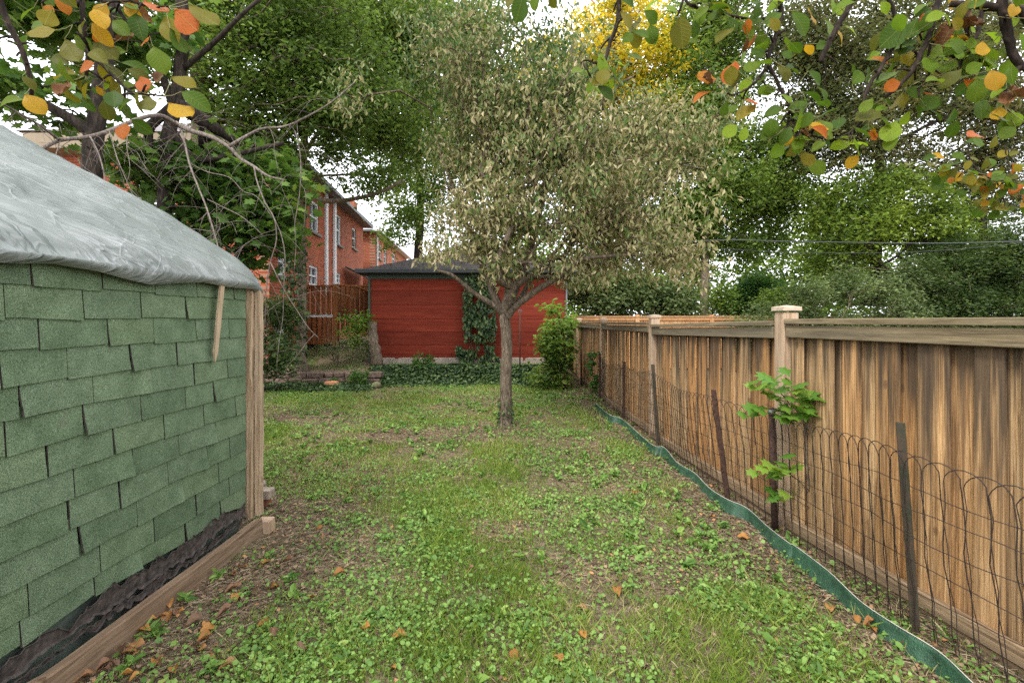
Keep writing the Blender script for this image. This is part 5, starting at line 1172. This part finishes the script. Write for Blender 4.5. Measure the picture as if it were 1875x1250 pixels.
def fg_branch(name, label, origin, polys, leaflist, auto, keys, wts, dens, cat='branch'):
    root = thing(name, label, cat, origin); r0_ = Vector(origin); pet = Tubes(4); anchors = []
    for pts, y0, y1, ra, rb in polys:
        pl_ = B(pts, y0, y1); pl_ = [p + Vector([random.uniform(-.0015, .0015) for _ in range(3)]) for p in pl_]
        t = Tubes(7); t.add([p - r0_ for p in pl_], list(np.linspace(ra, rb, len(pl_))), 7, knob=.12); anchors += pl_
        for i in range(1, len(pl_) - 1):       # spurs
            if random.random() < .35:
                d = Vector((random.uniform(-1, 1), random.uniform(-.6, .6), random.uniform(-1, .4))).normalized() * random.uniform(.012, .05); t.add([pl_[i] - r0_, pl_[i] + d * .6 + Vector((0, 0, .004)) - r0_, pl_[i] + d - r0_], [.003, .0028, .0022], 5)
                anchors.append(pl_[i] + d)
        t.build('twig', M['bark_fg'], root)
    A = np.array([tuple(a) for a in anchors])
    def leafat(px, py, Y, L, dx, dy, key, exact=True):
        base = P(px, py, Y); tip = P(px + dx, py + dy, Y + random.uniform(-.015, .015)); ax = tip - base; ln = ax.length
        put_leaf(root, base, ax, ln * 1.0, key)
        j = int(np.argmin(np.linalg.norm(A - np.array(base), axis=1))); s = Vector(A[j]); 
        if (s - base).length < .16: pet.add([s - r0_, (s + base) / 2 + Vector((0, 0, -.004)) - r0_, base - r0_], [.0011, .0009, .0008], 4, cap=False)
    for it in leaflist: leafat(*it[:2], it[2], 0, it[3], it[4], it[5])
    for _ in range(dens):
        pl_ = anchors[random.randrange(len(anchors))]; key = random.choices(keys, wts)[0]
        off = Vector((random.gauss(0, .022), random.gauss(0, .05), random.gauss(-.012, .022))); base = pl_ + off
        a = random.uniform(-math.pi, 0) if random.random() < .8 else random.uniform(0, math.pi); L = random.uniform(.042, .066) * (1.0 if auto is None else auto)
        ax = Vector((math.cos(a), random.uniform(-.5, .5), math.sin(a) * .9)); put_leaf(root, base, ax, L, key)
        pet.add([pl_ - r0_, (pl_ + base) / 2 + Vector((0, 0, -.003)) - r0_, base - r0_], [.0011, .0009, .0008], 4, cap=False)
    pet.build('leaf_stalks', M['f_stalk'], root)['kind'] = 'stuff'; return root
M['f_stalk'] = plain('leaf_stalk', (.16, .15, .04), .6)
YL = 1.20
fg_branch('pear_branch', 'close pear branch with olive and orange leaves hanging into the top left corner', P(130, -40, YL),
    [([(-5, -30), (5, 20), (30, 70), (48, 115), (56, 150), (58, 178)], YL, YL + .05, .0085, .005),
     ([(148, -30), (151, 20), (155, 60), (160, 95), (157, 138)], YL, YL, .0070, .004), ([(160, 92), (180, 112), (205, 138), (235, 165), (262, 173), (300, 175)], YL, YL - .02, .0055, .002),
     ([(205, -30), (215, 10), (240, 52), (262, 64), (275, 66)], YL + .03, YL + .03, .006, .0035), ([(255, 5), (280, 14), (310, 12)], YL, YL, .003, .002), ([(190, 3), (230, 4), (280, 14)], YL, YL, .003, .002), ([(60, -30), (95, -5), (148, 5)], YL, YL, .005, .004)],
    [(85, 38, YL, 4, -30, 'f_orange'), (105, 55, YL, -55, 10, 'f_olive'), (118, 72, YL, 28, 44, 'f_olive'), (128, 118, YL, -36, -18, 'f_olive'), (141, 137, YL, -50, -5, 'f_olive'), (168, 42, YL - .02, 34, 40, 'f_yellow'), (195, 5, YL, -18, 34, 'f_yellow'),
     (170, 78, YL, 40, 22, 'f_olive'), (188, 110, YL, 36, 32, 'f_olive'), (205, 38, YL, 30, 24, 'f_green'), (248, 25, YL, 10, 40, 'f_green'), (300, 30, YL, 22, 45, 'f_olive'), (318, 18, YL - .02, 46, 42, 'f_orange'), (345, 8, YL - .03, 55, 42, 'f_olive'),
     (368, -12, YL, 34, 14, 'f_lime'), (275, 66, YL, -16, 20, 'f_orange'), (280, 85, YL, 20, 45, 'f_green'), (233, 126, YL, 38, 18, 'f_olive'), (256, 140, YL, 14, 28, 'f_orange'), (290, 148, YL, 10, -10, 'f_olive'), (314, 142, YL, 42, 10, 'f_olive'),
     (332, 168, YL - .02, 50, 28, 'f_green'), (308, 190, YL - .02, 44, 26, 'f_yellow'), (163, 150, YL, -16, 32, 'f_olive'), (190, 182, YL, 12, 40, 'f_olive'), (215, 182, YL, 22, 28, 'f_green'), (175, 158, YL, 18, 18, 'f_yellow'), (210, 168, YL, 18, 18, 'f_orange'),
     (150, 178, YL, 20, 24, 'f_green'), (110, 150, YL, 30, 40, 'f_olive'), (262, 2, YL, 44, 24, 'f_orange'), (228, 6, YL, 24, 26, 'f_yellow'), (125, 148, YL, 0, 45, 'f_brown'), (170, 60, YL, 10, 20, 'f_orange')],
    None, ['f_green', 'f_olive', 'f_yellow', 'f_orange', 'f_brown'], [5, 6, 1.2, 1.0, .6], 48)
YR = 1.25
fg_branch('pear_branch', 'close pear branches with green leaves hanging across the top right of the view', P(1560, -60, YR),
    [([(1424, -30), (1430, 25), (1420, 70), (1405, 112), (1408, 122), (1422, 150), (1436, 178), (1444, 192), (1443, 230), (1436, 232)], YR, YR, .0070, .0028), ([(1405, 118), (1392, 140), (1370, 162), (1345, 173), (1330, 172)], YR, YR - .03, .004, .0022),
     ([(1444, 190), (1452, 215), (1456, 240), (1464, 268)], YR, YR - .02, .003, .0018), ([(1572, -30), (1560, 5), (1535, 45), (1515, 85), (1503, 114)], YR + .08, YR + .08, .009, .0065),
     ([(1730, -30), (1712, 20), (1703, 60), (1688, 95), (1670, 130), (1645, 158), (1620, 178)], YR, YR - .02, .0085, .005), ([(1712, 15), (1690, 40), (1662, 60), (1638, 85), (1612, 125), (1588, 165), (1580, 195), (1577, 222), (1560, 240), (1530, 255), (1500, 252), (1470, 243), (1440, 236)], YR, YR - .03, .006, .0022),
     ([(1832, -30), (1838, 20), (1845, 60), (1855, 95), (1868, 120), (1890, 130)], YR - .08, YR - .08, .012, .008), ([(1868, 120), (1850, 140), (1822, 148)], YR - .08, YR - .1, .006, .004), ([(1720, 50), (1700, 95), (1700, 135), (1690, 155), (1680, 162)], YR, YR, .0035, .002),
     ([(1765, 40), (1778, 80), (1790, 105), (1805, 118)], YR, YR, .004, .0025), ([(1134, -30), (1133, 20), (1126, 55), (1115, 85), (1108, 112), (1100, 135), (1085, 153)], YR, YR, .0062, .0045), ([(1108, 114), (1090, 116), (1075, 110), (1062, 116)], YR, YR, .0036, .002),
     ([(1248, -20), (1258, 6), (1275, 14), (1320, 25), (1345, 30), (1390, 36), (1425, 22)], YR + .05, YR + .02, .004, .004), ([(1240, 30), (1254, -5)], YR, YR, .003, .004), ([(1800, 12), (1790, 60), (1765, 100), (1748, 150)], YR, YR, .006, .003), ([(1700, 60), (1740, 100), (1790, 125), (1835, 155)], YR + .05, YR, .005, .003), ([(1620, -20), (1640, 30), (1662, 80), (1690, 110)], YR + .05, YR + .05, .006, .003), ([(1860, 110), (1840, 170), (1850, 220)], YR, YR, .006, .003), ([(1900, 60), (1870, 22), (1800, 12), (1740, 8)], YR - .1, YR - .05, .014, .008), ([(1780, 10), (1770, 30), (1775, 60)], YR, YR, .005, .003)],
    [(1180, 20, YR, 26, 20, 'f_green'), (1172, 30, YR, -16, 32, 'f_olive'), (1190, 45, YR, 6, 34, 'f_green'), (1158, 50, YR, 10, 38, 'f_olive'), (1246, 28, YR, 2, 60, 'f_olive'), (1205, 55, YR, -12, 25, 'f_green'), (958, -10, YR, -12, 50, 'f_green'), (982, -14, YR, -6, 32, 'f_green'), (1008, -14, YR, 8, 30, 'f_olive'), (942, -12, YR, -14, 26, 'f_olive'), (1080, -8, YR, 6, 16, 'f_orange'),
     (1312, 145, YR - .03, -38, -4, 'f_orange'), (1310, 148, YR - .03, -34, 10, 'f_brown'), (1303, 168, YR - .03, -34, 10, 'f_orange'), (1346, 112, YR, -18, 36, 'f_orange'), (1368, 65, YR, 2, -30, 'f_orange'), (1360, 40, YR, 22, 28, 'f_green'), (1345, 50, YR, -36, 20, 'f_olive'), (1375, 90, YR, 26, 14, 'f_green'), (1390, 110, YR, -25, 24, 'f_green'), (1352, 130, YR, -10, 32, 'f_olive'),
     (1290, 20, YR, 44, -10, 'f_green'), (1300, 5, YR, 40, 14, 'f_olive'), (1400, 38, YR, -42, 4, 'f_green'), (1430, 96, YR, 22, 6, 'f_green'), (1424, 120, YR, 26, 24, 'f_olive'), (1450, 20, YR + .03, 30, 44, 'f_green'), (1480, 14, YR, 12, 34, 'f_yellow'), (1520, -14, YR + .05, 14, 34, 'f_lime'),
     (1480, 130, YR, 26, 24, 'f_green'), (1470, 168, YR, 38, 16, 'f_green'), (1560, 155, YR, 22, -26, 'f_green'), (1590, 155, YR, 44, -20, 'f_green'), (1600, 160, YR, 38, -26, 'f_green'), (1660, 40, YR - .02, -44, 44, 'f_green'), (1565, 222, YR - .04, 50, -26, 'f_olive'), (1500, 215, YR, 34, -20, 'f_green'), (1438, 210, YR, 30, 10, 'f_green'), (1465, 215, YR, 34, -8, 'f_green'),
     (1640, 220, YR, -18, 42, 'f_lime'), (1636, 245, YR, -10, 30, 'f_green'), (1610, 215, YR, 28, 20, 'f_green'), (1605, 230, YR, -30, 8, 'f_green'), (1595, 228, YR, 8, 30, 'f_yellow'), (1590, 240, YR, 16, 14, 'f_orange'), (1572, 283, YR - .03, -22, 24, 'f_yellow'), (1385, 190, YR - .02, -36, 22, 'f_olive'), (1390, 190, YR - .03, -26, -6, 'f_orange'), (1350, 228, YR - .02, -26, 24, 'f_lime'), (1366, 232, YR - .02, -8, 26, 'f_lime'),
     (1436, 262, YR, -22, 26, 'f_lime'), (1445, 240, YR, -6, 26, 'f_yellow'), (1475, 240, YR, 14, -12, 'f_yellow'), (1466, 280, YR, 24, 22, 'f_olive'), (1500, 255, YR, 26, 14, 'f_green'), (1600, 205, YR, 26, -12, 'f_lime'), (1690, 180, YR, -28, -20, 'f_green'), (1700, 200, YR, 30, 14, 'f_green'), (1720, 175, YR, -30, 20, 'f_green'), (1675, 190, YR, 14, 26, 'f_green'),
     (1748, 45, YR - .03, -30, 34, 'f_brown'), (1730, 40, YR - .03, 40, 36, 'f_brown'), (1770, 10, YR - .03, -20, 50, 'f_brown'), (1860, 160, YR - .1, -20, 50, 'f_brown'), (1880, 175, YR - .1, -40, 20, 'f_brown'), (1790, 175, YR - .03, 16, 40, 'f_green'), (1830, 160, YR, 8, 40, 'f_green'), (1815, 150, YR, -38, 14, 'f_lime'), (1830, 195, YR, -4, 26, 'f_yellow'), (1870, 215, YR, -38, 18, 'f_green'), (1850, 200, YR, 20, 28, 'f_lime'),
     (1740, 70, YR, 34, 6, 'f_yellow'), (1760, 80, YR, -28, 16, 'f_lime'), (1815, 75, YR, -30, 30, 'f_green'), (1800, 60, YR, 34, 10, 'f_lime'), (1860, 60, YR, 24, 30, 'f_lime'), (1850, 30, YR, 26, -14, 'f_lime'), (1750, 110, YR, -30, 24, 'f_lime'), (1770, 105, YR, -8, 34, 'f_green'), (1790, 140, YR, 28, -12, 'f_green')],
    .88, ['f_green', 'f_lime', 'f_olive', 'f_yellow', 'f_orange', 'f_brown'], [10, 5, 3, .6, .5, .6], 250)
YS = 2.0
fg_branch('pear_branch', 'small-leaved pear twig with orange-tinged leaves at the right edge below the larger branches', P(1900, 335, YS),
    [([(1900, 335), (1870, 333), (1830, 330), (1800, 322), (1770, 312), (1740, 302), (1715, 296)], YS, YS - .05, .007, .0025), ([(1800, 322), (1780, 300), (1772, 275), (1778, 250)], YS, YS, .0035, .002), ([(1850, 332), (1845, 300), (1840, 265)], YS, YS, .003, .002), ([(1875, 334), (1860, 360), (1845, 380)], YS, YS, .003, .002), ([(1820, 327), (1835, 350), (1838, 370)], YS, YS, .003, .002)],
    [(1730, 290, YS, -26, -8, 'f_yellow'), (1800, 335, YS, -16, 22, 'f_green'), (1728, 330, YS, -20, 16, 'f_green'), (1770, 250, YS, 34, -8, 'f_orange'), (1860, 300, YS, 30, 10, 'f_green')], .95, ['f_green', 'f_olive', 'f_yellow', 'f_orange'], [7, 6, 1, 1.3], 105)

# ------------------------------------------------------------------ maple sapling on the wire fence
sp = thing('maple_sapling', 'bright green maple sapling growing through the wire fence beside the round pipe post', 'sapling', (2.0, 3.22, 0)); s0_ = Vector(sp.location)
def mleaf(L):
    T, Fc = T_maple(); o = mesh_np('leaf', T * L, Fc, M['f_lime2'], None, rnd=None); me = o.data; bpy.data.objects.remove(o); return me
M['f_lime2'] = leafmat('sapling_leaf', [(0, (.085, .20, .025)), (.6, (.14, .28, .035)), (1, (.24, .36, .05))], .5, .45, .35, True, False)
ml = mleaf(1.0); t = Tubes(5)
def LS(px, py, Y): return P(px, py, Y) - s0_
stem = [([(1486, 960), (1484, 900), (1478, 860), (1476, 800), (1470, 770), (1450, 740)], .009, .005), ([(1478, 862), (1500, 830), (1530, 800), (1528, 785)], .005, .003), ([(1450, 745), (1430, 720), (1405, 702)], .004, .002), ([(1465, 765), (1400, 740)], .003, .002), ([(1478, 800), (1480, 770), (1500, 765)], .004, .002), ([(1484, 900), (1450, 870), (1425, 860)], .004, .002), ([(1484, 930), (1440, 905)], .003, .002)]
for pts, ra, rb in stem: q = smooth_poly([LS(p[0], p[1], 3.2) for p in pts], 3); t.add(q, list(np.linspace(ra, rb, len(q))), 5)
t.build('stem', M['bark3'], sp)
spots_ = [(1400, 690), (1385, 712), (1420, 692), (1410, 705), (1440, 700), (1375, 708), (1425, 725), (1415, 728), (1455, 715), (1448, 730), (1470, 728), (1480, 725), (1460, 745), (1440, 748), (1485, 742), (1385, 748), (1380, 760), (1395, 752), (1455, 765), (1440, 768), (1475, 760), (1485, 768), (1490, 758), (1525, 770), (1535, 768), (1522, 808),
          (1410, 850), (1425, 845), (1400, 858), (1430, 862), (1415, 870), (1438, 855), (1412, 900), (1418, 905), (1440, 905), (1405, 695), (1430, 712), (1462, 722), (1478, 738)]
spots_ += [(a_ + random.uniform(-22, 22), b_ + random.uniform(-12, 12)) for a_, b_ in spots_]
for px, py in spots_:
    o = bpy.data.objects.new('leaf', ml); link(o, sp); Yl = 3.14 + random.uniform(-.09, .07); c = P(px, py, Yl); L = random.uniform(.09, .14) * (.75 if py > 880 else 1)
    a = random.uniform(0, 6.28); ax = Vector((math.cos(a), math.sin(a) * .8 - .15, random.uniform(-.5, .05))).normalized(); nrm = Vector((random.uniform(-.4, .4), random.uniform(-.7, .0), 1)); nrm = (nrm - ax * nrm.dot(ax)).normalized()
    o.matrix_local = Matrix.Translation(c - ax * L * .5 - s0_) @ Matrix((ax, nrm.cross(ax), nrm)).transposed().to_4x4() @ Matrix.Diagonal((L, L, L, 1))

# ------------------------------------------------------------------ fallen leaves
fl = [pear_leaf_mesh('fallen_leaf', 1.0, w_, M['f_fallen'], fo_, cu_, wa_) for w_, fo_, cu_, wa_ in ((.6, .9, .3, 2), (.5, 1.4, -.3, 3), (.7, .4, .2, 3))]
flpx = [(312, 1128), (322, 1138), (258, 1150), (250, 1166), (215, 1200), (232, 1196), (372, 1218), (322, 1228), (500, 1075), (505, 1070), (590, 995), (592, 968), (437, 1220), (500, 1180), (530, 1205), (470, 1150), (410, 1020), (495, 1030), (870, 1150), (855, 1056), (880, 1160), (940, 1200), (1010, 1210), (1045, 915), (1130, 1085), (1080, 1130), (765, 1000), (725, 1240), (660, 1162), (718, 1180),
        (1570, 1130), (1580, 1150), (1520, 1120), (1605, 1165), (1640, 1190), (1350, 985), (1240, 930), (1190, 868), (1160, 900), (1310, 950), (1060, 1165), (560, 1100), (610, 1060), (640, 905), (380, 1190), (340, 1245), (290, 1215), (180, 1240), (470, 1095), (430, 1060)] + [(random.uniform(170, 520), 0) for _ in range(26)]
flpx = [(a_, b_) if b_ else (a_, min(1240, 985 + max(0, (500 - a_)) * .66 + random.uniform(15, 110))) for a_, b_ in flpx]
for i, (px, py) in enumerate(flpx):
    c = G(px, py); o = bpy.data.objects.new('fallen_leaf', fl[i % 3]); link(o); L = random.uniform(.045, .085)
    o.location = (c.x, c.y, float(gz(c.x, c.y)) + .022); o.scale = (L, L, L); o.rotation_euler = (random.uniform(-.4, .4), random.uniform(-.3, .3), random.uniform(0, 6.28))
    if c.x - wall_x(c.y) < .75 and c.y < 3.6: tag(o, 'curled orange-brown dead leaf on the bare soil beside the shed base board', 'leaf', 'dead leaves along the shed base board')
    elif edge_x(c.y) - c.x < .35: tag(o, 'curled brown dead leaf lying close to the green plastic edging', 'leaf', 'dead leaves along the green edging')
    else: tag(o, 'curled orange-brown dead leaf lying out on the open lawn', 'leaf', 'dead leaves on the open lawn')

#print('TRIS', sum(len(o.data.polygons) for o in bpy.data.objects if o.type == 'MESH'))
